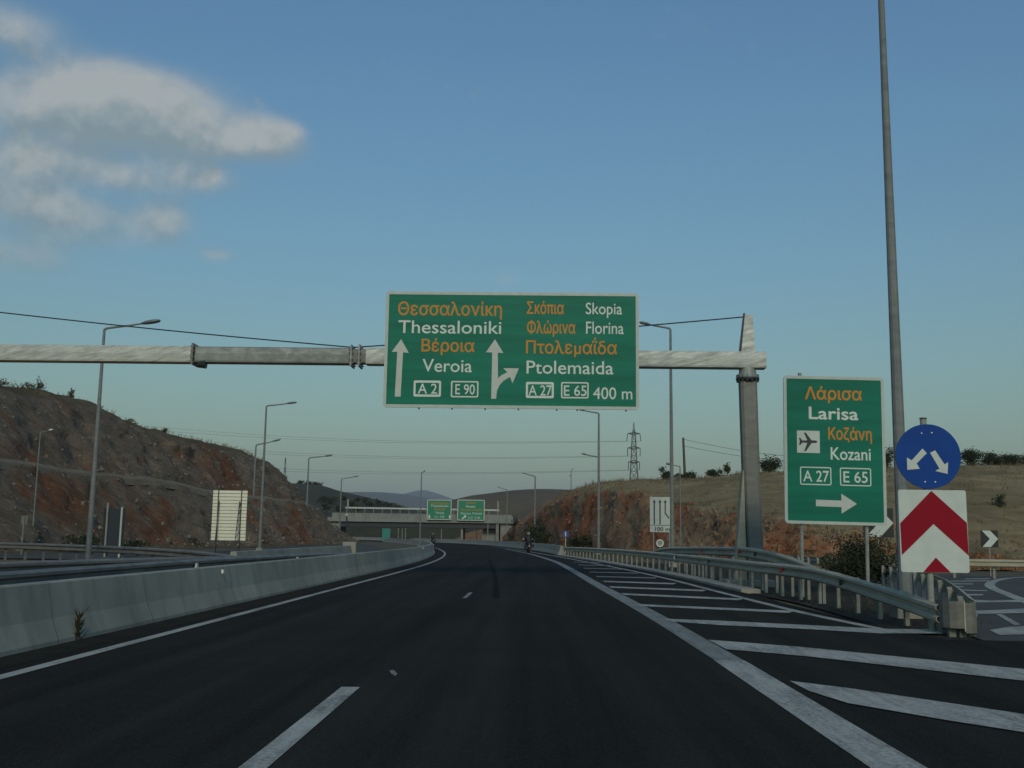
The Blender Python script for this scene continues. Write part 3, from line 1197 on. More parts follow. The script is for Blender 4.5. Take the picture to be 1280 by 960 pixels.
def face(t, B_, mat_, inset=.05, r=.10, y=0.0, border=True, back=.03, name='panel'):
    out = rrect(0, 0, B_.w, B_.h, r)
    MB().plate(out, y, y + back).build(name, mat_, t)
    if border:
        ring_mesh(rrect(-.012, -.012, B_.w + .012, B_.h + .012, r), rrect(inset, inset, B_.w - inset, B_.h - inset, max(r - inset, .02)), y - .006, .06).build('border', M['frame'], t)


def word(t, B_, s, x0, x1, base, top, m, bold=.02, y=-.004, roll=None, q=.0125):
    a, z0 = B_.xz(x0, base, roll)
    b, _ = B_.xz(x1, base, roll)
    cap = (base - top) * B_.kz
    return glyph_mesh(s, a, b, z0, cap, y, bold, q=q).build('lettering', m, t)


def badge(t, B_, s, x0, x1, top, bot, tx0, tx1, ttop, tbot, w=1.7, r=2.0, bold=.012, roll=None, point=False):
    a = B_.xz(x0, bot, roll)
    b = (a[0] + (x1 - x0) * B_.k, a[1] + (bot - top) * B_.kz)
    wi = w * B_.k
    out = rrect(a[0], a[1], b[0], b[1], r * B_.k, 3)
    if point:
        # motorway badge: the frame narrows to the middle of its long sides
        x_, X_, z_, Z_ = a[0] + wi, b[0] - wi, a[1] + wi, b[1] - wi
        mx = (x_ + X_) / 2
        dz = 1.6 * B_.kz
        inn = [(X_, z_ + dz * .9), (X_, z_ + dz), (X_, Z_ - dz), (X_, Z_ - dz * .9), (mx, Z_ + dz * .1), (x_, Z_ - dz), (x_, z_ + dz), (mx, z_ - dz * .1)]
        n = len(out)
        # resample inner outline to the same count, by angle
        cx, cz = mx, (z_ + Z_) / 2
        inn = sorted([(X_, z_ + dz), (X_, Z_ - dz), (mx, Z_ + dz * .1), (x_, Z_ - dz), (x_, z_ + dz), (mx, z_ - dz * .1)], key=lambda p: math.atan2(p[1] - cz, p[0] - cx))
        ii = []
        for px, pz in out:
            d = Vector((px - cx, pz - cz))
            best = None
            for p, q in zip(inn, inn[1:] + inn[:1]):
                e = Vector((q[0] - p[0], q[1] - p[1]))
                den = d.x * e.y - d.y * e.x
                if abs(den) < 1e-9:
                    continue
                w_ = Vector((p[0] - cx, p[1] - cz))
                tt = (w_.x * e.y - w_.y * e.x) / den
                uu = (w_.x * d.y - w_.y * d.x) / den
                if tt > 0 and -1e-6 <= uu <= 1 + 1e-6:
                    best = tt if best is None else max(best, tt)
            best = min(best or .8, .97)
            ii.append((cx + d.x * best, cz + d.y * best))
        inner = ii
    else:
        inner = rrect(a[0] + wi, a[1] + wi, b[0] - wi, b[1] - wi, max(r * .5, .3) * B_.k, 3)
    bd = ring_mesh(out, inner, -.004).build('route_badge', M['letter_white'], t)
    x_0, z0 = B_.xz(tx0, tbot, roll)
    x_1, _ = B_.xz(tx1, tbot, roll)
    glyph_mesh(s, x_0, x_1, z0, (tbot - ttop) * B_.kz, -.004, bold).build('lettering', M['letter_white'], bd)


# ------------------------------------------------------------------ overhead gantry
YG = 33.0
zt, zb = P(479, 434.5, YG - .25).z, P(479, 455, YG - .25).z
bz, bh = (zt + zb) / 2, (zt - zb)
XR, XJ = P(937, 600, YG).x, P(447, 440, YG).x
XL = 2 * XJ - XR
gan = thing('overhead_gantry', 'grey steel gantry spanning the motorway with a bright zinc cross beam and stay cables', 'gantry', (XR, YG, 0))
go = Vector(gan.location)
SEC = [(-.235, -.24), (-.25, -.19), (-.262, .015), (-.25, .03), (-.232, .21), (-.20, .25), (.20, .25), (.25, .20), (.25, -.20), (.20, -.25), (-.20, -.25)]


def beam_piece(xa, xb, m, s=1.0, name='beam'):
    mb_ = MB()
    n = len(SEC)
    k = bh / .5 * s
    pts = [(x, YG + y * s, bz + z * k) for x in (xa, xb) for y, z in SEC]
    fs = [(i, (i + 1) % n, n + (i + 1) % n, n + i)[::-1] for i in range(n)] + [tuple(range(n)), tuple(range(2 * n - 1, n - 1, -1))]
    mb_.add(pts, fs)
    return mb_.build(name, m, gan, go)


xs = {p: P(p, 450, YG - .25).x for p in (238, 243, 436, 457, 958)}
beam_piece(XL - .55, xs[238], M['beam'])
beam_piece(xs[243], xs[436], M['beam_dull'], .97)
beam_piece(xs[457], xs[958], M['beam'])
beam_piece(xs[436] - .02, xs[457] + .02, M['column'], .86, 'splice')


def flange(x, w, s, m):
    mb_ = MB()
    mb_.box((x, YG, bz), (w, .66 * s, bh * 1.28 * s))
    for yy in (-.31 * s, .31 * s):
        for zz in (-.26, -.1, .1, .26):
            mb_.tube([(x - w * 1.3, YG + yy * .95, bz + zz), (x + w * 1.3, YG + yy * .95, bz + zz)], .022, 6)
    return mb_.build('flange', m, gan, go)


flange((xs[238] + xs[243]) / 2, .05, 1.02, M['column'])
flange(P(441, 440, YG).x, .05, 1.0, M['beam_dull'])
flange(P(451, 440, YG).x, .05, 1.04, M['beam_dull'])
c_ = MB()
c_.tube([(xs[243] + .10, YG - .12, bz - bh * .56), (xs[243] + .34, YG - .12, bz - bh * .56)], [.13, .16], 12)
c_.build('drain_cap', M['dark_steel'], gan, go)
for X_ in (XR, XL):
    lo = bz - bh / 2
    cm = MB()
    w0, w1 = .27, .25
    oc = lambda x, w, d, z: [(X_ + x + a * w, YG + b * d, z) for a, b in
                             ((-.7, -1), (.7, -1), (1, -.7), (1, .7), (.7, 1), (-.7, 1), (-1, .7), (-1, -.7))]
    sh = .14
    lv = [oc(sh, .25, .25, 0), oc(sh * .35, .255, .25, 2.6), oc(0, .262, .25, lo - .42)]
    cm.add([p for l_ in lv for p in l_], [(k * 8 + i, k * 8 + (i + 1) % 8, k * 8 + 8 + (i + 1) % 8, k * 8 + 8 + i) for k in range(2) for i in range(8)]
           + [tuple(range(7, -1, -1)), tuple(range(16, 24))])
    cm.build('column', M['column'], gan, go)
    gs = MB()
    # triangular foot plate on the left of the column, held off it by a dark gap
    gs.add([(X_ - .58, YG - .22, 0), (X_ - .20, YG - .30, 0), (X_ - .235, YG - .30, 3.55), (X_ - .262, YG - .28, 3.55),
            (X_ - .58, YG + .1, 0), (X_ - .20, YG + .1, 0), (X_ - .235, YG + .1, 3.55), (X_ - .262, YG + .1, 3.55)],
           [(0, 1, 2, 3), (7, 6, 5, 4), (0, 3, 7, 4), (1, 5, 6, 2), (3, 2, 6, 7), (4, 5, 1, 0)])
    gs.build('foot_plate', M['rail'], gan, go)
    MB().box((X_ - .155, YG - .02, 1.72), (.07, .36, 3.4)).build('gap_shade', M['dark_steel'], gan, go)  # dark box filling the gap, standing in for its shade
    MB().bevbox((X_ - .1, YG, .06), (1.5, 1.1, .24), .02).build('base_block', M['concrete'], gan, go)
    co = MB()
    co.tube([(X_, YG, lo - .44), (X_, YG, lo - .36), (X_, YG, lo - .30)], [.30, .37, .37], 16)
    for i in range(14):
        a = i * math.pi / 7
        co.tube([(X_ + .33 * math.cos(a), YG + .33 * math.sin(a), lo - .43), (X_ + .33 * math.cos(a), YG + .33 * math.sin(a), lo - .22)], .03, 6)
    co.build('collar', M['dark_steel'], gan, go)
    MB().tube([(X_, YG, lo - .30), (X_, YG, lo - .20), (X_, YG, lo - .20), (X_, YG, lo + .02)], [.36, .36, .28, .26], 16).build('collar_cap', M['beam_dull'], gan, go)
    ma = MB()
    z0, z1 = bz + bh * .5 - .02, P(938, 394, YG).z
    f = 1 if X_ == XR else -1
    rg = lambda xa, xb, d, z: [(X_ + f * xa, YG - d, z), (X_ + f * xb, YG - d, z), (X_ + f * xb, YG + d, z), (X_ + f * xa, YG + d, z)]
    lv = [rg(-.22, .22, .2, z0), rg(-.13, .21, .12, z0 + (z1 - z0) * .55), rg(-.06, .19, .07, z1)]
    fs = [(k * 4 + i, k * 4 + (i + 1) % 4, k * 4 + 4 + (i + 1) % 4, k * 4 + 4 + i) for k in range(2) for i in range(4)] + [(3, 2, 1, 0), (8, 9, 10, 11)]
    if f < 0:
        fs = [q_[::-1] for q_ in fs]
    ma.add([p for l_ in lv for p in l_], fs)
    ma.build('mast', M['beam'], gan, go)
    MB().bar((X_ - f * .24, YG, z0), (X_ - f * .07, YG, z1 + .06), .05, .10).build('mast_plate', M['dark_steel'], gan, go)
    ca = [(X_ - f * .09, YG, z1 - .06)]
    end = Vector((P(441, 440, YG).x, YG, bz + bh * .58))
    a = Vector(ca[0])
    pts = [a.lerp(end, i / 10) - Vector((0, 0, .05 * math.sin(i / 10 * math.pi))) for i in range(11)]
    MB().tube(pts, .021, 6).build('stay_cable', M['wire'], gan, go)

# ------------------------------------------------------------------ overhead direction sign
B = Board(479, 508.5, 798.5, 364.5, YG - .42)
sg = thing('overhead_sign', 'big wide green overhead sign reading Thessaloniki, Veroia, Skopia, Florina, Ptolemaida on the gantry', 'road sign', B.o)
face(sg, B, M['green'], .085, .10)
br = MB()
for fx in (.12, .37, .63, .88):
    MB().box((fx * B.w, .105, B.h * .5), (.10, .10, B.h * .96)).build('bracket', M['post'], sg)
for fx in (.14, .27, .40, .53, .68, .76, .95):
    MB().box((fx * B.w, .03, -.035), (.05, .05, .05)).build('clip', M['dark_steel'], sg)
OR, WH = M['letter_orange'], M['letter_white']
word(sg, B, 'Θεσσαλονίκη', 494, 626, 394.3, 378, OR, .014)
word(sg, B, 'Thessaloniki', 495, 625.5, 416.8, 401, WH, .006)
word(sg, B, 'Βέροια', 525, 592, 440.2, 425, OR, .016)
word(sg, B, 'Veroia', 527, 589.5, 465.3, 449.5, WH, .006)
badge(sg, B, 'A 2', 516.5, 551, 476, 496, 522, 546, 480, 492.3, point=True, bold=.008)
badge(sg, B, 'E 90', 563.5, 598, 476.8, 497, 569, 593.5, 481, 493.3, bold=.008)
word(sg, B, 'Σκόπια', 657.5, 704.5, 393.6, 378.5, OR, .018)
word(sg, B, 'Skopia', 732, 778, 394.2, 379.8, WH, .006)
word(sg, B, 'Φλώρινα', 658, 719, 418, 403, OR, .018)
word(sg, B, 'Florina', 732.5, 780, 418.8, 403.7, WH, .006)
word(sg, B, 'Πτολεμαΐδα', 657, 771.5, 443.2, 427.5, OR, .014)
word(sg, B, 'Ptolemaida', 658, 767, 468, 452, WH, .006)
badge(sg, B, 'A 27', 657.5, 692.5, 478.3, 498.2, 661, 690, 482.5, 495, point=True, bold=.008)
badge(sg, B, 'E 65', 701.5, 736, 478.6, 498.6, 705, 733.5, 483, 495.5, bold=.008)
word(sg, B, '400 m', 741.5, 790.5, 499.7, 485.2, WH, .006)
film(B.poly([(493.2, 496), (500.4, 496), (502, 441), (509.2, 441.8), (499, 424.6), (487.6, 440.4), (494.6, 440.4)]), -.004).build('arrow', M['arrow_grey'], sg)
br_ = [(614.2, 499), (620.4, 499), (621.2, 489.5), (624.2, 482.5), (629.5, 476.8), (637.5, 472), (640.5, 480.2), (648.4, 461.6), (628.8, 461.2), (634, 466.4),
       (627.4, 469.6), (622.2, 473.6), (621.6, 442), (628.6, 442.4), (617.8, 425.2), (606.6, 441.4), (614.6, 441.6)]
film(B.poly(br_), -.004).build('arrow', M['arrow_grey'], sg)

# ------------------------------------------------------------------ Larisa sign
Y2 = 27.0
B = Board(980.5, 653.5, 1107, 469.8, Y2, 0.0)
ls = thing('direction_sign', 'tall green direction sign reading Larisa and Kozani with a plane symbol, on two posts', 'road sign', (B.o.x, B.o.y, 0))
lift = B.o.z


def lifted(o):
    o.location.z = lift
    return o


pre = set(ls.children)
face(ls, B, M['green'], .065, .10)
word(ls, B, 'Λάρισα', 1007, 1079.5, 499, 483.4, OR, .022)
word(ls, B, 'Larisa', 1011.5, 1074.5, 523.8, 508.2, WH, .018)
word(ls, B, 'Κοζάνη', 1035.8, 1091, 549, 534, OR, .022)
word(ls, B, 'Kozani', 1038.5, 1089, 574, 558.5, WH, .012)
badge(ls, B, 'A 27', 999.5, 1039, 583.5, 606, 1003.5, 1036, 588.2, 601.8, 1.4, 2.2, .010)
badge(ls, B, 'E 65', 1049.7, 1089, 583.5, 606, 1054, 1084.5, 588.2, 601.8, 1.4, 2.2, .010)
a, b = B.xz(996.2, 566.3), B.xz(1025, 538.5)
sq = film([(a[0], a[1]), (b[0], a[1]), (b[0], b[1]), (a[0], b[1])], -.004).build('symbol_panel', M['white'], ls)
plane = [(1022.5, 552), (1020, 550.6), (1014.5, 550.4), (1007.5, 541), (1005, 541), (1009.2, 550.6), (1003, 551), (1000.4, 547.8), (998.6, 547.8), (999.8, 552.2),
         (998.6, 556.6), (1000.4, 556.6), (1003, 553.6), (1009.2, 553.8), (1005, 564), (1007.5, 564), (1014.5, 554), (1020, 553.6)]
film(B.poly(plane), -.008).build('plane_symbol', M['dark_steel'], sq)
film(B.poly([(1019, 632), (1019, 624), (1051, 624.4), (1051, 615.8), (1070.5, 628), (1051, 640.4), (1051, 632.4)]), -.004).build('arrow', M['arrow_grey'], ls)
ls.rotation_euler.y = .014
for o in list(ls.children):
    o.location.z = lift
for px, ex in ((1002, .10), (1083.5, 0)):
    x = (px - 980.5) * B.k
    MB().tube([(x, .10, -.1), (x, .10, lift + B.h + ex)], .048, 12).build('post', M['post'], ls)

# ------------------------------------------------------------------ nose signs
Y3 = 16.9
xc = P(1163.5, 640, Y3).x
ns = thing('keep_either_side_sign', 'round blue sign with two white downward arrows, on the nose post', 'road sign', (xc, Y3, 0))
zc = P(1164, 570.5, Y3).z
r_ = 40.8 * Y3 / 1300 * 1.0
kx = (P(1204.8, 570, Y3).x - P(1123.2, 570, Y3).x) / 81.6
circ = lambda r, n=48: [(r * math.cos(2 * math.pi * i / n), r * math.sin(2 * math.pi * i / n)) for i in range(n)]
R3 = 40.8 * kx
disc = MB().plate([(x, z + zc) for x, z in circ(R3)], 0, .02).build('disc', M['blue'], ns)
cvt = lambda u, v: ((1040 + u * .25 - 1164) * kx, zc - (500 + v * .25 - 570.5) * kx)
for pl in ([(468, 243), (489, 266), (436, 318), (450, 345), (388, 351), (388, 289), (412, 303)],
           [(505, 264), (531, 251), (575, 322), (593, 310), (588, 369), (527, 355), (549, 343)]):
    film([cvt(*p) for p in pl], -.004).build('arrow', M['white'], ns)
for u, v in ((467, 165), (518, 162), (474, 410), (525, 410)):
    x, z = cvt(u, v)
    MB().tube([(x, -.008, z), (x, .002, z)], .011, 8).build('rivet', M['yellow_white'], ns)
MB().tube([(-.03, .075, -.1), (-.03, .075, zc + R3 + .09)], .052, 14).build('post', M['post'], ns)
MB().tube([(-.03, .075, zc + R3 + .09), (-.03, .075, zc + R3 + .11)], .058, 14).build('post_cap', M['dark_steel'], ns)
MB().box((-.03, .05, zc + R3 * .85), (.3, .03, .05)).build('clamp', M['post'], ns)

b_ = lambda u, v: ((1040 + u * .25 - 1163.5) * kx, P(1164, 500 + v * .25, Y3).z)
zt3, zb3 = b_(0, 450)[1], b_(0, 862)[1]
cb = thing('chevron_board', 'white board with a large dark red chevron, below the round blue sign', 'road sign', (xc, Y3 - .004, 0))
MB().plate(rrect(b_(335, 0)[0], zb3, b_(672, 0)[0], zt3, .035), 0, .02).build('panel', M['white'], cb)
film([b_(500, 454), b_(339, 618), b_(341, 778), b_(504, 620), b_(671, 776), b_(669, 612)], -.004).build('chevron', M['red'], cb)
film([b_(443, 861), b_(508, 787), b_(578, 861)], -.004).build('triangle', M['red'], cb)
for dz in (.2, .8):
    MB().box((-.03, .035, zb3 + dz * (zt3 - zb3)), (.5, .025, .05)).build('clamp', M['post'], cb)


def chevron_sign(label, px0, px1, pyt, pyb, Y, group=None):
    a, c = P(px0, pyb, Y), P(px1, pyt, Y)
    w, h = c.x - a.x, c.z - a.z
    t = thing('bend_marker', label, 'road sign', ((a.x + c.x) / 2, Y, 0), group=group)
    z0 = a.z
    MB().plate([(-w / 2, z0), (w / 2, z0), (w / 2, z0 + h), (-w / 2, z0 + h)], 0, .02).build('panel', M['black'], t)
    q_ = [(-.42, .02), (.06, .02), (.5, .5), (.06, .98), (-.42, .98), (.02, .5)]
    film([(x * w, z0 + z * h) for x, z in q_], -.004).build('chevron', M['white'], t)
    MB().tube([(0, .055, -.1), (0, .055, z0 + h * .95)], .03, 10).build('post', M['post'], t)
    return t


chevron_sign('larger black and white bend chevron, partly hidden behind the Larisa sign', 1079.5, 1116, 635.5, 671.5, 31.5)
chevron_sign('small black and white bend chevron standing alone beyond the slip road guardrail', 1226.5, 1247, 663, 684, 47)

# lane diagram sign
Y4 = 58.0
B = Board(812.5, 665, 840.8, 621, Y4, 0.0)
la = thing('lane_sign', 'white lane diagram sign with black arrows and 100 m below, right of the road', 'road sign', (B.o.x, B.o.y, 0))
MB().plate(rrect(0, 0, B.w, B.h, .04), 0, .02).build('panel', M['frame'], la)
for x in (818, 825.2):
    film(B.poly([(x - .8, 655.4), (x + .8, 655.4), (x + .8, 628), (x + 2, 628), (x, 624.2), (x - 2, 628), (x - .8, 628)]), -.004).build('arrow', M['black'], la)
film(B.poly([(831, 641.8), (835.8, 648), (837.2, 647), (832.5, 641.2), (832.5, 628), (833.8, 628), (831.8, 624.4), (829.8, 628), (831, 628)]), -.004).build('arrow', M['black'], la)
film(B.poly([(812.8, 656.8), (840.4, 656.8), (840.4, 656.1), (812.8, 656.1)]), -.004).build('divider', M['black'], la)
word(la, B, '100 m', 818.6, 837.5, 663.6, 658.6, M['black'], .02)
for o in list(la.children):
    o.location.z = B.o.z
for px in (817, 837):
    x = (px - 812.5) * B.k
    MB().tube([(x, .06, -.1), (x, .06, B.o.z + B.h * .97)], .038, 10).build('post', M['post'], la)

a = P(825, 679, 66)
t = thing('speed_sign', 'small pale round sign low on a post below the white lane diagram sign', 'road sign', (a.x, a.y, 0))
MB().plate([(x, z + a.z) for x, z in circ(.24, 24)], 0, .02).build('disc', M['post'], t)
ring_mesh([(x, z + a.z) for x, z in circ(.24, 24)], [(x, z + a.z) for x, z in circ(.16, 24)], -.005).build('rim', M['white'], t)
MB().tube([(0, .05, -.1), (0, .05, a.z + .2)], .03, 8).build('post', M['post'], t)

a = P(707, 667.6, 96)
t = thing('round_blue_sign', 'small distant round blue sign with a white bar beside the right wall', 'road sign', (a.x, a.y, 0))
MB().plate([(x, z + a.z) for x, z in circ(.32, 24)], 0, .02).build('disc', M['blue_small'], t)
film([(-.05, a.z - .2), (.05, a.z - .2), (.05, a.z + .2), (-.05, a.z + .2)], -.005).build('bar', M['white'], t)
MB().tube([(0, .05, -.1), (0, .05, a.z + .3)], .04, 8).build('post', M['frame'], t)

# backs of the signs for the other carriageway
Y5 = 74.0
B = Board(263.5, 675.5, 306.5, 612.5, Y5, .012)
t = thing('sign_back', 'cream white back of a large sign with horizontal ribs, on dark lattice posts', 'road sign', (B.o.x, B.o.y, 0))
zz = B.o.z
mb = MB()
nrib = 15
for i in range(nrib):
    z0, z1 = zz + B.h * i / nrib, zz + B.h * (i + 1) / nrib
    mb.box((B.w / 2, 0, (z0 + z1) / 2), (B.w, .05, (z1 - z0) * .80))
mb.build('panel', M['cream'], t)
MB().box((B.w / 2, .035, zz + B.h / 2), (B.w - .04, .012, B.h - .04)).build('backing', M['rail'], t)
for px in (270.5, 299.5):
    x = (px - 263.5) * B.k
    mb = MB()
    mb.bar((x, -.06, -.1), (x, -.06, zz + B.h), .06)
    mb.bar((x + (.13 if px < 280 else -.13), -.9, -.1), (x + (.1 if px < 280 else -.1), -.12, zz + B.h * .78), .05)
    n = 7
    for i in range(n):
        f0, f1 = i / n, (i + 1) / n
        hh = zz + B.h * .78
        mb.bar((x + .12 * (1 if px < 280 else -1), -.9 + .78 * f0, hh * f0), (x, -.06, hh * f1), .03)
    mb.build('lattice_post', M['dark_steel'], t)
Y6 = 57.0
B = Board(127, 682, 154, 635.5, Y6, .01)
t = thing('sign_back', 'dark back of a narrow sign between two pale posts in front of the rock face', 'road sign', (B.o.x, B.o.y, 0))
MB().plate(rrect(.12, B.o.z, B.w - .12, B.o.z + B.h, .03), 0, .02).build('panel', M['navy'], t)
for s in (.06, B.w - .06):
    MB().box((s, .005, B.o.z + B.h / 2), (.115, .03, B.h)).build('edge_strip', M['black'], t)
for px, ht, m in ((132, 628.5, M['post']), (150, 634, M['frame'])):
    x = (px - 127) * B.k
    MB().tube([(x, -.06, -.1), (x, -.06, P(px, ht, Y6).z)], .055, 10).build('post', m, t)
a = P(30, 656, 60)
t = thing('sign_back', 'small grey sign back on a single post at the far left', 'road sign', (a.x, a.y, 0))
MB().plate(rrect(-.19, a.z, .19, a.z + .52, .02), 0, .02).build('panel', M['rail_dark'], t)
MB().tube([(0, -.05, -.1), (0, -.05, a.z + .48)], .045, 8).build('post', M['pole'], t)


# ------------------------------------------------------------------ lamp posts
def lamp_post(label, top, Y, tip, r0=.11, r1=.05, H=None, X=None, head=.55, hm=None, second=None, base=0.0):
    tp = P(top[0], top[1], Y)
    if X is not None:
        tp.x = X
    if H:
        tp.z = H
    e = P(tip[0], tip[1], Y) if len(tip) == 2 else Vector(tip)
    o = Vector((tp.x, Y, base))
    t = thing('lamp_post', label, 'lamp post', o, group='road lighting columns')
    MB().tube([(tp.x, Y, base - .1), (tp.x, Y, base + 1.2), (tp.x, Y, tp.z)], [r0, r0 * .96, r1], 12).build('pole', M['pole'], t, o)
    MB().bevbox((0, 0, .1), (r0 * 3.6, r0 * 3.6, .22), .01).build('base', M['concrete'], t)

    def arm(a, b):
        d = (b - a)
        MB().tube([a, a + d * .06 + Vector((0, 0, d.z * .10)), a + d * .5, a + d * .72], [r1, r1 * .9, r1 * .75, r1 * .65], 8).build('arm', M['pole'], t, o)
        u = d.normalized()
        p = a + d * .68
        hl = d.length * .34
        hb = MB()
        s = Vector((0, 1, 0))
        up = u.cross(s)
        if up.z < 0:
            up = -up
        rows = []
        for f, w, h0, h1 in ((0, .05, -.03, .04), (.25, .11, -.05, .07), (.65, .15, -.055, .075), (.92, .11, -.045, .05), (1, .05, -.02, .03)):
            q = p + u * (hl * f)
            k = min(1.6, max(1.0, hl / .7))
            rows.append([q + s * (a_ * w * k) + up * (z_ * k) for a_, z_ in ((-1, h0 * .5), (-.6, h0), (.6, h0), (1, h0 * .5), (1, h1 * .4), (.5, h1), (-.5, h1), (-1, h1 * .4))])
        hb.add([v for r in rows for v in r], [(k * 8 + i, k * 8 + (i + 1) % 8, k * 8 + 8 + (i + 1) % 8, k * 8 + 8 + i) for k in range(4) for i in range(8)]
               + [tuple(range(7, -1, -1)), tuple(range(32, 40))])
        hb.build('lamp_head', hm or M['lamp'], t, o, smooth=True)
    arm(tp, e)
    if second:
        arm(Vector((tp.x, Y, P(second[0], second[1], Y).z)), P(second[2], second[3], Y))
    return t


lamp_post('tall lamp post crossing the gantry beam at the left, nearest of the left row', (130.5, 412), 44, (199, 401), .125, .055)
lamp_post('short thin lamp post with a white head at the far left, against the rock', (50.5, 541), 70, (66, 537), .055, .04, hm=M['lamp_white'])
lamp_post('tall lamp post just right of the cream sign back, taller of the crossing pair', (333, 508), 87, (370, 503), .13, .07)
lamp_post('lamp post right of the cream sign back, shorter of the crossing pair', (320, 557), 126, (350, 549.5), .15, .09)
lamp_post('lamp post standing alone at the right end of the rock face', (386, 573), 145, (415, 569), .15, .09)
lamp_post('distant lamp post above the left end of the bridge', (427, 599), 196, (448, 595), .15, .1)
lamp_post('very tall thick lamp post behind the round blue sign, running out of the picture', (1101, 0), 20, (3.2, 20, 14.4), .13, .055, H=13.5, X=P(1131.5, 735, 20).x)
lamp_post('tall lamp post in front of the white lane diagram sign', (838, 411.5), 53, (800, 403), .115, .06)
lamp_post('lamp post with two lamps one above the other, right of the bend', (748.5, 517), 89, (724, 512), .14, .075, second=(747, 572, 727, 567))
lamp_post('lamp post right of the bridge, behind the concrete wall at the bend', (669, 596), 136, (652.5, 591), .12, .09)
lamp_post('faint distant lamp post at the right end of the bridge', (634, 613), 222, (622, 608.5), .12, .1)
lamp_post('low lamp post just right of the lane diagram sign, below the bushes', (850, 583.5), 64, (833, 579.5), .05, .035)
lamp_post('thin lamp post on the skyline left of the lattice pylon', (714, 588), 300, (717.5, 585.5), .15, .12, second=(714, 596, 711, 593.5))
lamp_post('thin lamp post rising in front of the bridge left of the distant green signs', (527, 591), 118, (531.5, 588.5), .08, .06)


# ------------------------------------------------------------------ bridge over the motorway
YB = 235.0
bo = P(530, 680, YB)
bo.z = 0
bridge = thing('road_bridge', 'low concrete road bridge crossing the motorway in the distance with a girder coloured as in shade', 'bridge', bo)
xb = lambda px: P(px, 655, YB).x
zb_ = lambda px, py: P(px, py, YB).z
xl, xr = xb(409), xb(652)
z_par, z_top, z_f0, z_g0 = zb_(530, 636), zb_(530, 641), zb_(530, 653), zb_(530, 659.5)
DW = 10.0


def bpart(name, m, *boxes):
    mb_ = MB()
    for (x0, x1, y0, y1, z0, z1) in boxes:
        mb_.box(((x0 + x1) / 2, (y0 + y1) / 2, (z0 + z1) / 2), (x1 - x0, y1 - y0, z1 - z0))
    return mb_.build(name, m, bridge, bo)


bpart('deck', M['bridge_concrete'], (xl, xr, YB, YB + DW, z_f0, z_f0 + .9))
bpart('parapet', M['bridge_concrete'], (xl + 1.0, xb(640), YB + .05, YB + .3, z_f0 + .9, z_f0 + 1.9))
bpart('parapet', M['bridge_concrete'], (xl + 1.0, xb(640), YB + DW - .3, YB + DW - .05, z_f0 + .9, z_f0 + 1.9))
bpart('girder', M['dark_steel'], (xb(424), xb(620), YB + .6, YB + DW - .6, z_g0, z_f0))  # dark colour stands in for the shade on the recessed girder
rl = MB()
rl.bar((xb(431), YB + .2, z_par + .05), (xb(624), YB + .2, z_par - .1), .14, .34)
rl.build('railing', M['frame'], bridge, bo)
for i in range(18):
    x = xb(433) + (xb(622) - xb(433)) * i / 17
    MB().box((x - bo.x, YB + .22 - bo.y, (z_f0 + 1.85 + z_par) / 2), (.12, .10, z_par - z_f0 - 1.85)).build('railing_post', M['post'], bridge)
bpart('pier', M['bridge_concrete'], (xb(576), xb(578.5), YB + 1, YB + DW - 1, -.3, z_g0))
bpart('pier', M['bridge_concrete'], (xb(620), xb(623.5), YB + .2, YB + DW - .2, -.3, z_f0))
bpart('abutment', M['bridge_concrete'], (xb(626), xb(640), YB + .8, YB + DW, -.3, z_f0 - .02))
bpart('abutment_wall', M['bridge_concrete'], (xb(602.5), xb(619.5), YB + 3, YB + DW, -.3, z_g0 - .01))
bpart('abutment', M['bridge_concrete'], (xb(411), xb(424), YB + .8, YB + DW, -.3, z_f0 - .02))
bpart('end_post', M['post'], (xb(433), xb(435), YB + .1, YB + .3, z_par, z_par + 1.9))
bpart('end_post', M['post'], (xb(621.3), xb(623), YB + .1, YB + .3, z_par - .5, z_par + 1.9))
bpart('approach', M['brown_hill'], (xl - 20, xl, YB + 1, YB + DW - 1, -.5, z_f0 + .2), (xr, xr + 22, YB + 1, YB + DW - 1, -.5, z_f0 + .2))

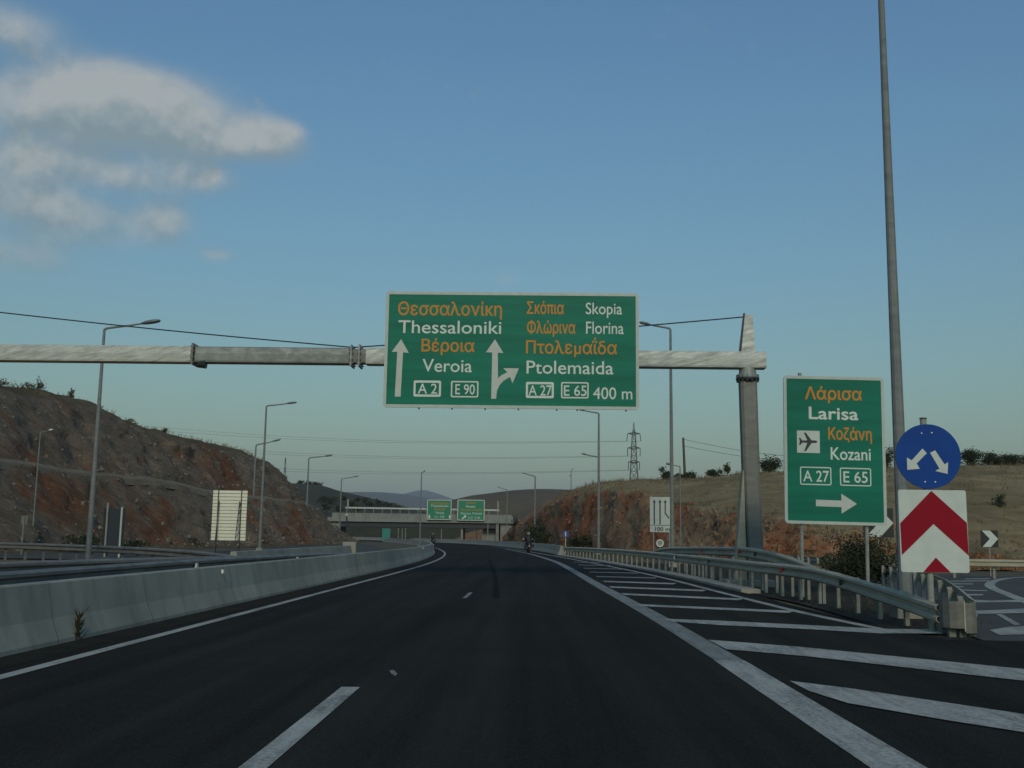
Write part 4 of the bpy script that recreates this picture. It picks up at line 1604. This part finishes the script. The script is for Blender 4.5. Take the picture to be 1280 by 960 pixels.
# the two green signs on the bridge
for (label, px0, pyb, px1, pyt, lines, kind) in (
        ('left one of two small distant green signs on the bridge, reading Thessaloniki and Veroia', 533.5, 649.5, 564, 624.5,
         (('Θεσσαλονίκη', 538, 560, 630.5, 627.5, 'o'), ('Thessaloniki', 538, 560, 633.6, 630.8, 'w'), ('Βέροια', 543, 556, 637.8, 635, 'o'),
          ('Veroia', 544, 555, 642.2, 639.4, 'w'), ('A 2', 543, 547, 647.5, 644.5, 'w'), ('E 90', 550, 555, 647.5, 644.5, 'w')), 0),
        ('right one of two small distant green signs on the bridge, reading Skopia, Florina and Ptolemaida', 571.5, 650.5, 605.5, 624.5,
         (('Σκόπια', 582, 594, 629.8, 627.2, 'o'), ('Skopia', 582, 594, 634.2, 631.6, 'w'), ('Φλώρινα', 576, 588.5, 638.6, 636, 'o'), ('Πτολεμαΐδα', 590.5, 602.5, 638.6, 636, 'o'),
          ('Florina', 576, 588.5, 643, 640.4, 'w'), ('Ptolemaida', 590.5, 602.5, 643, 640.4, 'w'), ('A 27', 585, 591, 648.4, 645.6, 'w'), ('E 65', 593.5, 600, 648.4, 645.6, 'w')), 1)):
    B = Board(px0, pyb, px1, pyt, YB - .6, 0.0135)
    t = thing('motorway_sign', label, 'road sign', B.o, group='green signs hung on the bridge')
    face(t, B, M['green_far'], .17, .25, back=.08)
    for (tx, x0, x1, base, top, c) in lines:
        word(t, B, tx, x0, x1, base, top, OR if c == 'o' else WH, .002, y=-.02, q=.04)
    mb = MB()
    MB().box((B.w / 2, .34, B.h * .3), (B.w * .8, .5, .2)).build('bracket', M['post'], t)
    if kind == 0:
        for cx in (536.3, 560.8):
            film(B.poly([(cx + .5, 644), (cx + 1.9, 644), (cx + 1.9, 646), (cx + 2.6, 646), (cx + 1.2, 648.4), (cx - .2, 646), (cx + .5, 646)] if cx > 540 else
                        [(cx - .4, 643.4), (cx + 1, 643.4), (cx + 1, 646), (cx + 1.9, 646), (cx + .3, 648.6), (cx - 1.3, 646), (cx - .4, 646)]), -.02).build('arrow', WH, t)
    else:
        film(B.poly([(577, 648), (580.2, 645.6), (579.4, 644.6), (582.8, 644), (582.2, 647.4), (581.2, 646.6), (578, 649)]), -.02).build('arrow', WH, t)

B = Board(477.5, 677.5, 487.5, 660.5, 232, 0.0)
t = thing('roadside_sign', 'teal green upright roadside sign standing in the shade under the bridge', 'road sign', (B.o.x, B.o.y, 0))
MB().plate(rrect(0, B.o.z, B.w, B.o.z + B.h, .05), 0, .05).build('panel', M['teal'], t)
for x in (.25, B.w - .25):
    MB().tube([(x, .1, -.1), (x, .1, B.o.z + B.h)], .06, 8).build('post', M['post'], t)
a = P(433.5, 645, 228)
t = thing('camera_mast', 'dark mast standing in front of the left end of the bridge', 'mast', (a.x, a.y, 0))
MB().tube([(0, 0, -.1), (0, 0, a.z)], [.20, .15], 10).build('pole', M['dark_steel'], t)
MB().bevbox((0, -.05, a.z + .25), (.42, .5, .5), .05).build('head', M['frame'], t)
for i, (px, top) in enumerate(((498, 661), (503, 660), (507, 661), (552, 658), (595.8, 664), (610, 652))):
    a = P(px, top, 236 if px < 560 else (250 if px < 600 else 226))
    t = thing('marker_post', ('thin pale post, left of three standing close together under the bridge', 'thin pale post, middle of three standing close together under the bridge',
                              'thin pale post, right of three standing close together under the bridge', 'thin pale post under the bridge below the left green sign',
                              'thin pale post before the orange bank under the bridge', 'thin pale post before the dark right bridge opening')[i], 'post', (a.x, a.y, 0),
              group='thin posts under the bridge')
    MB().tube([(0, 0, -.1), (0, 0, a.z)], [.09, .08], 8).build('pole', M['post'], t)
    MB().tube([(0, 0, a.z), (0, 0, a.z + .12)], [.12, .06], 8).build('cap', M['frame'], t)

# ------------------------------------------------------------------ lattice pylon, power lines, utility poles
YP = 300.0
pb = P(792.5, 605, YP)
ptop = P(791.5, 528, YP).z
pyl = thing('lattice_pylon', 'tall steel lattice pylon with three crossarms on the skyline', 'pylon', (pb.x, YP, 3.0))
po = Vector((pb.x, YP, 3.0))
sx_ = lambda px: P(px, 570, YP).x
zp = lambda py: P(792, py, YP).z
body = MB()
levels = [(3.0, 3.4), (zp(612), 2.55), (zp(600), 2.25), (zp(589), 1.95), (zp(578), 1.65), (zp(569), 1.45), (zp(560), 1.3), (zp(552), 1.15), (zp(545), 1.0), (zp(537), .42), (ptop, .06)]
for (z0, w0), (z1, w1) in zip(levels, levels[1:]):
    for sx in (-1, 1):
        for sy in (-1, 1):
            body.bar((po.x + sx * w0 / 2, YP + sy * w0 / 2, z0), (po.x + sx * w1 / 2, YP + sy * w1 / 2, z1), .16)
    for sy in (-1, 1):
        body.bar((po.x - w0 / 2, YP + sy * w0 / 2, z0), (po.x + w1 / 2, YP + sy * w1 / 2, z1), .09)
        body.bar((po.x + w0 / 2, YP + sy * w0 / 2, z0), (po.x - w1 / 2, YP + sy * w1 / 2, z1), .09)
        body.bar((po.x + sy * w0 / 2, YP - w0 / 2, z0), (po.x + sy * w1 / 2, YP + w1 / 2, z1), .09)
        body.bar((po.x - w1 / 2, YP + sy * w1 / 2, z1), (po.x + w1 / 2, YP + sy * w1 / 2, z1), .09)
body.build('tower', M['lattice'], pyl, po)
att = []
for py, reach, drop in ((542.5, 1.75, 9), (560.5, 1.8, 9.5), (578, 1.6, 9.5)):
    z = zp(py)
    ar = MB()
    for s in (-1, 1):
        tip_ = Vector((po.x + s * reach, YP, z + .15))
        for sy in (-.5, .5):
            ar.bar((po.x, YP + sy, z - .3), tip_, .14)
            ar.bar((po.x, YP + sy, z + .55), tip_, .12)
    ar.bar((po.x - reach, YP, z + .1), (po.x + reach, YP, z + .1), .22)
    ar.build('crossarm', M['lattice'], pyl, po)
    for s in (-1, 1):
        e = Vector((po.x + s * reach * (1.18 if py < 550 else 1.0), YP, z - drop * YP / 1300))
        MB().tube([(po.x + s * reach, YP, z + .1), e], .11, 6).build('insulator', M['lattice'], pyl, po)
        att.append(e)
for i, e in enumerate(att):
    lvl = ('highest', 'middle', 'lowest')[i // 2]
    dst = P(120, (527, 548, 570)[i // 2] + (0 if i % 2 == 0 else 5), 330)
    pts = [e.lerp(dst, k / 30) - Vector((0, 0, 2.6 * math.sin(k / 30 * math.pi))) for k in range(31)]
    w_ = MB().tube([p - e for p in pts], .035, 5).build('power_line', M['far_wire'])
    w_.location = e
    tag(w_, '%s wire of the %s pair strung left from the lattice pylon' % (('upper', 'lower')[i % 2], lvl), 'power line', 'overhead power lines')
# a second, fainter pylon on the left skyline
py0 = P(357, 572, 470)
p2 = thing('lattice_pylon', 'faint far lattice mast just right of the rock face on the skyline', 'pylon', (py0.x, py0.y, 0))
mb = MB()
for k in range(9):
    z0, z1 = py0.z * k / 9, py0.z * (k + 1) / 9
    w0, w1 = 2.6 * (1 - k / 10), 2.6 * (1 - (k + 1) / 10)
    for s in (-1, 1):
        mb.bar((s * w0 / 2, 0, z0), (s * w1 / 2, 0, z1), .22)
        mb.bar((s * w0 / 2, 0, z0), (-s * w1 / 2, 0, z1), .14)
mb.build('tower', M['lattice'], p2)

pole_top = []
for label, px, pyt, pyb_, Y in (('dark wooden utility pole leaning slightly on the skyline among the bushes', 854, 548, 606, 124),
                                ('wooden utility pole hidden mostly behind the Larisa sign', 1046, 572, 604, 128)):
    top, bt = P(px, pyt, Y), P(px + 2.6, pyb_, Y)
    t = thing('utility_pole', label, 'utility pole', bt, group='wooden utility poles on the slope')
    d = top - bt
    MB().tube([(0, 0, -.6), tuple(d * .5), tuple(d)], [.17, .15, .13], 10).build('pole', M['wood'], t)
    MB().tube([tuple(d), tuple(d * 1.02)], [.14, .05], 10).build('cap', M['dark_steel'], t)
    pole_top.append(top)
a, b = pole_top
for i, (dz, lb) in enumerate(((-.1, 'upper sagging cable from the utility pole towards the Larisa sign'), (-.9, 'lower sagging cable from the utility pole towards the Larisa sign'))):
    p0, p1 = a + Vector((0, 0, dz)), b + Vector((0, 0, dz * .6))
    pts = [p0.lerp(p1, k / 20) - Vector((0, 0, .55 * math.sin(k / 20 * math.pi))) for k in range(21)]
    w_ = MB().tube([p - p0 for p in pts], .022, 5).build('cable', M['wire'])
    w_.location = p0
    tag(w_, lb, 'cable', 'cables between the utility poles')


# ------------------------------------------------------------------ bushes, trees, grass
def bush(label, c, r, n, size, seed, m='leaf_dark', name='bush', cat='bush', group=None, stem=True):
    rng = random.Random(seed)
    t = thing(name, label, cat, (c[0], c[1], c[2]), group=group)
    if stem:
        mb_ = MB()
        for i in range(4):
            a_ = rng.uniform(0, 6.28)
            e_ = Vector((math.cos(a_) * r[0] * .55, math.sin(a_) * r[1] * .55, r[2] * rng.uniform(.9, 1.5)))
            mb_.tube([(0, 0, -.15), tuple(e_ * .5 + Vector((0, 0, .05))), tuple(e_)], [r[0] * .045, r[0] * .03, r[0] * .012], 6)
        mb_.build('trunk' if cat == 'tree' else 'stem', M['bark'], t)
    mb_ = MB().leaves((0, 0, r[2] * (1.0 if cat != 'tree' else 1.25)), r, n, size, rng, clumps=max(8, int(n / 90)))
    mb_.build('crown' if cat == 'tree' else 'foliage', M[m], t)
    return t


g_ = G(1082, 724)
bush('big dark green bush behind the guardrail between the Larisa sign and the chevron board', (P(1082, 700, 31).x, 31, -.05), (1.2, .9, .80), 7000, .042, 1, 'leaf_dark')
bush('pale leafy bush at the foot of the rubble left of the big dark bush', (P(1052, 690, 38).x, 38, -.05), (.8, .8, .62), 900, .07, 2, 'leaf_olive')
bush('wide dark bush at the foot of the reddish cut beside the right wall', (P(674, 690, 118).x, 118, 0), (1.6, 1.2, 1.5), 1500, .13, 3)
bush('small dark bush next to the right bridge abutment', (P(644, 690, 178).x, 178, 0), (1.3, 1.2, 2.2), 900, .18, 4)
bush('low dark bush below the right cut near the round blue sign', (P(723, 690, 100).x, 100, 0), (1.9, .8, .9), 900, .12, 5)
for i, (px, py, hw, hh, m_, lb, kind) in enumerate((
        (833.5, 603, 9.5, 10, 'leaf_dark', 'round dark tree on the skyline just left of the lamp post by the lane sign', 'tree'),
        (851, 602, 7, 7, 'leaf_olive', 'thin airy bush at the foot of the leaning utility pole', 'bush'),
        (862, 602, 10, 7, 'leaf_dark', 'low dark tree on the skyline right of the leaning utility pole', 'tree'),
        (895, 597, 9.5, 7.5, 'leaf_dark', 'low round dark tree on the skyline left of the gantry column', 'tree'),
        (911.5, 595, 4.5, 11, 'leaf_olive', 'sparse pale sapling on the skyline directly left of the gantry column', 'tree'),
        (962, 593, 17, 13, 'leaf_dark', 'broad dark tree on the skyline between the gantry column and the Larisa sign', 'tree'),
        (1112, 590, 12, 15, 'leaf_dark', 'dark tree on the skyline showing between the Larisa sign and the blue sign', 'tree'),
        (1218, 589, 19, 14, 'leaf_dark', 'feathery bush on the skyline directly right of the round blue sign', 'bush'),
        (1245, 588, 20, 11, 'leaf_dark', 'dark bush on the skyline, second to the right of the round blue sign', 'bush'),
        (1270, 587, 19, 9.5, 'leaf_dark', 'dark bush on the skyline, third to the right of the round blue sign', 'bush'),
        (1296, 586, 18, 11, 'leaf_dark', 'dark bush cut by the right edge of the picture on the skyline', 'bush'))):
    k = right_controls(px)[2]
    sc__ = k.y / 1300
    bush(lb, (k.x, k.y + 1.0, k.z - .25), (hw * sc__, hw * sc__ * .9, hh * sc__ * (.9 if kind == 'bush' else .85)), int((1100 if m_ == 'leaf_dark' else 420) * max(1, hw / 10)), .12, 20 + i, m_,
         'tree' if kind == 'tree' else 'bush', kind, 'trees and bushes on the right skyline')
k = right_point(1250, 634)
bush('small round bush alone on the dry slope at the far right', (k.x, k.y, k.z - .1), (.62, .6, .55), 420, .07, 51)
k = right_point(1212, 622)
for i, (px, py, Y, w_, h_) in enumerate(((44, 485.5, 93.5, .9, .55), (60, 489, 95, .5, .9), (97, 497.5, 100, .45, .6), (8, 480, 89, 1.3, .45), (170, 528.5, 111, .8, .4), (215, 540, 119, .6, .4))):
    k = P(px, py, Y)
    bush(('low tuft of scrub on the left crest near the picture edge', 'upright little shrub on the left crest', 'small shrub on the left crest before the tall lamp post',
          'wide tuft of scrub on the left crest at the picture edge', 'low scrub on the left crest right of the tall lamp post', 'tiny scrub on the left crest above the cream sign back')[i],
         (k.x - .8, k.y, k.z - .3), (w_, w_, h_), 260, .09, 60 + i, 'weed', 'shrub', 'shrub', 'scrub along the left crest')
for i, (px, Y, w_, h_) in enumerate(((85, 70, 1.1, .6), (108, 72, .8, .75), (6, 68, 1.2, .6), (30, 69, .7, .5), (172, 80, 1.2, .5), (318, 122, 1.5, .9), (240, 98, 1.4, .5))):
    k = P(px, 690, Y)
    bush(('dark shrub at the rock foot, left of the tall lamp post', 'dark shrub at the rock foot, touching the tall lamp post', 'dark shrub at the rock foot at the picture edge',
          'small shrub at the rock foot beside the small grey sign back', 'low shrub at the rock foot right of the dark sign back', 'dark shrub at the rock foot behind the crossing lamp posts',
          'low shrub at the rock foot left of the cream sign back')[i], (k.x, Y, 0), (w_, w_, h_), 420, .10, 70 + i, 'leaf_dark', 'shrub', 'shrub', 'shrubs along the foot of the rock face')
# trees on the wooded hill
rngw = random.Random(5)
tree_spots = [(376, 604, 560), (383, 603.5, 560), (390, 604, 560), (397, 605, 562), (404, 622, 470), (416, 625, 470), (428, 622, 480), (440, 628, 470), (452, 624, 490), (462, 629, 480),
              (473, 627, 500), (485, 630, 500), (408, 634, 430), (424, 636, 430), (446, 634, 440), (496, 632, 510)]
words_ = ('first', 'second', 'third', 'fourth', 'fifth', 'sixth', 'seventh', 'eighth', 'ninth', 'tenth', 'eleventh', 'twelfth')
for i, (px, py, Y) in enumerate(tree_spots):
    k = P(px, py, Y)
    s_ = rngw.uniform(.8, 1.25)
    lb = ('dark tree in the crest row behind the rock face, %s from the left' % words_[i]) if i < 4 else \
        ('dark tree on the wooded hill above the bridge, %s from the left' % words_[sorted(tree_spots[4:]).index(tree_spots[i])])
    bush(lb, (k.x, k.y, k.z - 2.2 * s_), (2.6 * s_, 2.4 * s_, 1.5 * s_), 200, .5, 100 + i, 'leaf_dark', 'tree', 'tree', 'trees on the wooded hill')
# weed growing in the joint of the median barrier
for i, (px, py, h_) in enumerate(((93, 801, .46),)):
    k = G(px, py)
    rng = random.Random(9 + i)
    mb = MB()
    for _ in range(46 if i == 0 else 16):
        z0 = rng.uniform(0, .75) * h_
        d = Vector((rng.uniform(-.05, .11), rng.uniform(-.12, .12), rng.uniform(.04, .16)))
        p = Vector((rng.uniform(-.02, .03), rng.uniform(-.03, .03), z0))
        sd_ = Vector((.008, .012, 0))
        mb.add([p - sd_, p + sd_, p + d], [(0, 1, 2)])
    w_ = mb.build('weed', M['weed_dark'])
    w_.location = (-5.84 + .0, k.y, 0)
    tag(w_, ('dry upright weed growing at the foot of the concrete median barrier', 'tiny weed at a joint of the concrete median barrier')[i], 'weed')

# dry grass: ground cover nobody could count
rng = random.Random(77)
mb = MB()


def tuft(p, h, n=5, w=.02, spread=.5):
    for _ in range(n):
        a_ = rng.uniform(0, 6.283)
        s_ = Vector((math.cos(a_), math.sin(a_), 0))
        h2 = h * rng.uniform(.5, 1.2)
        e_ = Vector((rng.gauss(0, spread), rng.gauss(0, spread), 1)).normalized() * h2
        b0 = p + Vector((rng.gauss(0, .12), rng.gauss(0, .12), -.05))
        mb.add([b0 - s_ * w, b0 + s_ * w, b0 + e_], [(0, 1, 2)])


for _ in range(1700):
    px = rng.uniform(690, 1300)
    t_, c_, k_ = right_controls(px)
    f_ = rng.random() ** .6
    q_ = c_.lerp(k_, f_)
    q_.z += math.sin(f_ * math.pi) * (k_.z - c_.z) * .10
    tuft(q_, rng.uniform(.2, .5), 4, .03)
for _ in range(700):
    px = rng.uniform(700, 1300)
    k_ = right_controls(px)[2]
    tuft(k_ + Vector((rng.uniform(-.5, .5), rng.uniform(-1, 3), 0)), rng.uniform(.25, .8), 4, .03, .35)
for _ in range(900):
    Y = rng.uniform(60, 200)
    cx_, H_ = lerp_table(LEFT, Y)
    d_ = rng.uniform(-4, 1.5)
    tuft(Vector((cx_ + d_, Y, H_ - (.9 * d_ / 1.6 if d_ > 0 else -.1))), rng.uniform(.2, .55), 4, .03, .5)
o = mb.build('dry_grass', M['grass_dry'])
o['kind'] = 'stuff'
mb = MB()
for _ in range(1500):
    x, y = rng.uniform(-45, -8), rng.uniform(8, 52)
    tuft(Vector((x, y, -.03)), rng.uniform(.06, .22), 5, .015)
o = mb.build('dry_grass', leaf('grass_straw', (.34, .19, .07), (.22, .15, .07), 1.5))
o['kind'] = 'stuff'
mb = MB()
for _ in range(900):
    p_, a_ = rng.choice(walk(rail_front, .5, 2))
    x = p_.x + rng.uniform(-.35, 1.6) * (1 if p_.y < 30 else .6)
    tuft(Vector((x, p_.y, -.02)), rng.uniform(.06, .22), 4, .012)
o = mb.build('verge_weeds', M['weed'])
o['kind'] = 'stuff'


# broken stones and scrub lying on the ledges of the cuttings
for side, rows in STONES:
    rng = random.Random(5 if side == 'left' else 6)
    mb, wd = MB(), MB()
    lo, hi = (2, 47) if side == 'left' else (1, 20)
    for _ in range(3600 if side == 'left' else 1800):
        i = int(rng.random() ** .8 * (len(rows) - 60)) if side == 'left' else rng.randrange(0, min(len(rows) - 2, 420))
        if side == 'left':
            i = min(i + 40, len(rows) - 2)
        k = rng.randrange(lo, hi) if rng.random() < .8 else rng.randrange(lo, lo + 4)
        a, b = rows[i][k], rows[i + 1][k + 1]
        p = a.lerp(b, rng.random())
        r_ = rng.choice((.08, .10, .14, .2, .2, .32)) * rng.uniform(.7, 1.3)
        ax = [Vector((rng.gauss(0, 1), rng.gauss(0, 1), rng.gauss(0, 1))).normalized() for _ in range(2)]
        u_ = ax[0]
        v_ = u_.cross(ax[1]).normalized()
        w_ = u_.cross(v_)
        e_ = [rng.uniform(.5, 1.0) * r_ for _ in range(6)]
        pts = [p + u_ * e_[0], p - u_ * e_[1], p + v_ * e_[2], p - v_ * e_[3], p + w_ * e_[4] * .7, p - w_ * e_[5] * .7]
        mb.add(pts, [(0, 2, 4), (2, 1, 4), (1, 3, 4), (3, 0, 4), (2, 0, 5), (1, 2, 5), (3, 1, 5), (0, 3, 5)])
    for _ in range(1500 if side == 'left' else 900):
        i = rng.randrange(20, len(rows) - 2) if side == 'left' else rng.randrange(0, min(len(rows) - 2, 420))
        p = rows[i][rng.randrange(lo, hi)]
        h_ = rng.uniform(.12, .42)
        for _ in range(7):
            a_ = rng.uniform(0, 6.283)
            s_ = Vector((math.cos(a_), math.sin(a_), 0)) * .03
            b0 = p + Vector((rng.gauss(0, .2), rng.gauss(0, .2), -.05))
            wd.add([b0 - s_, b0 + s_, b0 + Vector((rng.gauss(0, .6), rng.gauss(0, .6), 1)).normalized() * h_], [(0, 1, 2)])
    o = mb.build('loose_stones', M['stone'] if side == 'left' else M['rock_right'])
    o['kind'] = 'stuff'
    o = wd.build('ledge_scrub', M['weed'])
    o['kind'] = 'stuff'


# ------------------------------------------------------------------ motorcycles and riders
def motorcycle(label, loc, rz):
    t = thing('motorcycle', label, 'motorcycle', loc, rz, group='motorcycles on the road ahead')
    for y in (-.68, .72):
        n = 20
        ty = MB()
        ring = [Vector((0, y + .27 * math.cos(2 * math.pi * i / n), .31 + .27 * math.sin(2 * math.pi * i / n))) for i in range(n)]
        ty.tube(ring + [ring[0]], .055 if y > 0 else .075, 8, cap=False)
        tw = ty.build('tyre', M['tyre'], t, smooth=True)
        rm = MB()
        rm.tube([(-.05, y, .31), (.05, y, .31)], .06, 12)
        for i in range(6):
            a_ = i * math.pi / 3
            rm.bar((0, y, .31), (0, y + .23 * math.cos(a_), .31 + .23 * math.sin(a_)), .035)
        rm.build('rim', M['dark_steel'], tw)
    fr = MB()
    fr.bar((0, -.68, .32), (0, .05, .42), .12, .08)
    fr.bevbox((0, .05, .45), (.30, .46, .34), .05)
    fr.build('engine', M['dark_steel'], t)
    fk = MB()
    for s in (-1, 1):
        fk.tube([(s * .09, .72, .31), (s * .09, .50, .92)], .028, 8)
    fk.build('fork', M['chrome'], t)
    tk = MB()
    prof = [(-.05, .09, .70, .86), (.12, .15, .68, .93), (.32, .14, .70, .95), (.46, .08, .74, .90)]
    rows = [[(-w, y, z0), (-w * .9, y, (z0 + z1) / 2 + .03), (-w * .4, y, z1), (w * .4, y, z1), (w * .9, y, (z0 + z1) / 2 + .03), (w, y, z0)] for y, w, z0, z1 in prof]
    tk.grid([[Vector(p) for p in r] for r in rows])
    tk.add(rows[0], [(0, 1, 2, 3, 4, 5)]).add(rows[-1], [(5, 4, 3, 2, 1, 0)])
    tk.build('fuel_tank', M['bike'], t)
    MB().bevbox((0, -.36, .80), (.27, .66, .11), .04).build('seat', M['black'], t)
    tl = MB()
    tl.bevbox((0, -.80, .78), (.20, .26, .12), .03)
    tl.build('tail', M['bike'], t)
    MB().box((0, -.94, .77), (.14, .02, .06)).build('tail_light', M['reflector_red'], t)
    MB().box((0, -.93, .60), (.16, .015, .10)).build('number_plate', M['post'], t)
    hb = MB()
    hb.tube([(-.38, .36, 1.04), (-.2, .48, 1.02), (.2, .48, 1.02), (.38, .36, 1.04)], .02, 8)
    hb.build('handlebar', M['dark_steel'], t)
    for s in (-1, 1):
        mr = MB()
        mr.tube([(s * .26, .46, 1.04), (s * .36, .46, 1.2)], .012, 6)
        mr.tube([(s * .36, .45, 1.2), (s * .36, .47, 1.2)], .075, 10)
        mr.build('mirror', M['chrome'], t)
        ex = MB()
        ex.tube([(s * .17, .0, .36), (s * .19, -.5, .38), (s * .20, -.88, .46)], [.035, .05, .055], 10)
        ex.build('exhaust', M['dark_steel'], t)
        MB().bevbox((s * .33, -.62, .62), (.20, .42, .30), .04).build('pannier', M['bike'], t)
    ws = MB()
    ws.grid([[Vector((-.18, .56, .98)), Vector((0, .64, .98)), Vector((.18, .56, .98))], [Vector((-.13, .44, 1.24)), Vector((0, .50, 1.26)), Vector((.13, .44, 1.24))]])
    ws.build('windscreen', M['dark_steel'], t)
    MB().tube([(0, .60, .88), (0, .70, .88)], [.10, .08], 14).build('headlight', M['chrome'], t)
    return t


def rider(label, loc, rz):
    """one continuous skinned body: seated, arms forward to the bar, feet on the pegs"""
    t = thing('person', label, 'person', loc, rz, group='riders on the motorcycles')
    V_, E_, R_ = [], [], []

    def v(p, r, link=None):
        V_.append(p)
        R_.append(r)
        if link is not None:
            E_.append((link, len(V_) - 1))
        return len(V_) - 1
    pel = v((0, -.30, .93), .155)
    w1 = v((0, -.27, 1.08), .140, pel)
    ch = v((0, -.18, 1.28), .165, w1)
    nk = v((0, -.11, 1.46), .070, ch)
    hd = v((0, -.07, 1.56), .095, nk)
    v((0, -.05, 1.68), .085, hd)
    for s in (-1, 1):
        sh = v((s * .19, -.13, 1.39), .075, ch)
        el = v((s * .31, .10, 1.17), .050, sh)
        wr = v((s * .32, .32, 1.06), .036, el)
        v((s * .31, .40, 1.05), .038, wr)
        hp = v((s * .12, -.22, .90), .105, pel)
        kn = v((s * .25, .17, .78), .070, hp)
        an = v((s * .22, -.03, .40), .045, kn)
        v((s * .23, .12, .34), .045, an)
    me = bpy.data.meshes.new('body')
    me.from_pydata(V_, E_, [])
    ob = bpy.data.objects.new('body', me)
    COL.objects.link(ob)
    me.materials.append(M['rider'])
    sk = ob.modifiers.new('skin', 'SKIN')
    me.skin_vertices.new() if not me.skin_vertices else None
    for i, d in enumerate(me.skin_vertices[0].data):
        d.radius = (R_[i], R_[i])
        d.use_root = (i == 0)
    sk.use_smooth_shade = True
    sb = ob.modifiers.new('sub', 'SUBSURF')
    sb.levels = sb.render_levels = 1
    dg = bpy.context.evaluated_depsgraph_get()
    m2 = bpy.data.meshes.new_from_object(ob.evaluated_get(dg))
    bpy.data.objects.remove(ob)
    m2.name = 'body'
    if not m2.materials:
        m2.materials.append(M['rider'])
    ob = bpy.data.objects.new('body', m2)
    COL.objects.link(ob)
    ob.parent = t
    hm = MB()
    rows = []
    for i in range(9):
        a_ = -1.15 + (math.pi / 2 + 1.15) * i / 8
        rr = .155 * math.cos(a_) + .004
        rows.append([Vector((rr * math.cos(b_), -.05 + rr * 1.15 * math.sin(b_), 1.66 + .16 * math.sin(a_))) for b_ in [k * math.pi / 9 for k in range(19)]])
    hm.grid(rows)
    he = hm.build('helmet', M['helmet'], t, smooth=True)
    vz = MB()
    vz.grid([[Vector((.158 * math.cos(b_), -.05 + .185 * math.sin(b_), z)) for b_ in [.5 + k * 2.14 / 8 for k in range(9)]] for z in (1.60, 1.71)])
    vz.build('visor', M['black'], he)
    return t


p1 = G(660.3, 691.3)
p1.z = .006
motorcycle('dark motorcycle riding on the right shoulder close to the concrete wall', p1, RAD(6))
rider('person in dark clothing and a grey helmet riding near the right wall, seen from behind', p1, RAD(6))
p2_ = P(541, 683, 166)
p2_.z = .006
motorcycle('far dark motorcycle in the bend, just above the end of the median barrier', p2_, RAD(14))
rider('far person in dark clothing on a motorcycle, above the end of the median barrier', p2_, RAD(14))

# ------------------------------------------------------------------ air
hz = MB().box((0, 7700, 345), (30000, 15700, 710))
hm_ = bpy.data.materials.new('haze')
hm_.use_nodes = True
hn = hm_.node_tree.nodes
hn.remove(hn['Principled BSDF'])
pv = hn.new('ShaderNodeVolumePrincipled')
pv.inputs['Color'].default_value = (1.0, .95, .98, 1)
pv.inputs['Density'].default_value = 9.0e-5
pv.inputs['Anisotropy'].default_value = 0.2
hm_.node_tree.links.new(pv.outputs[0], hn['Material Output'].inputs['Volume'])
ho = hz.build('haze', hm_)
ho['kind'] = 'stuff'
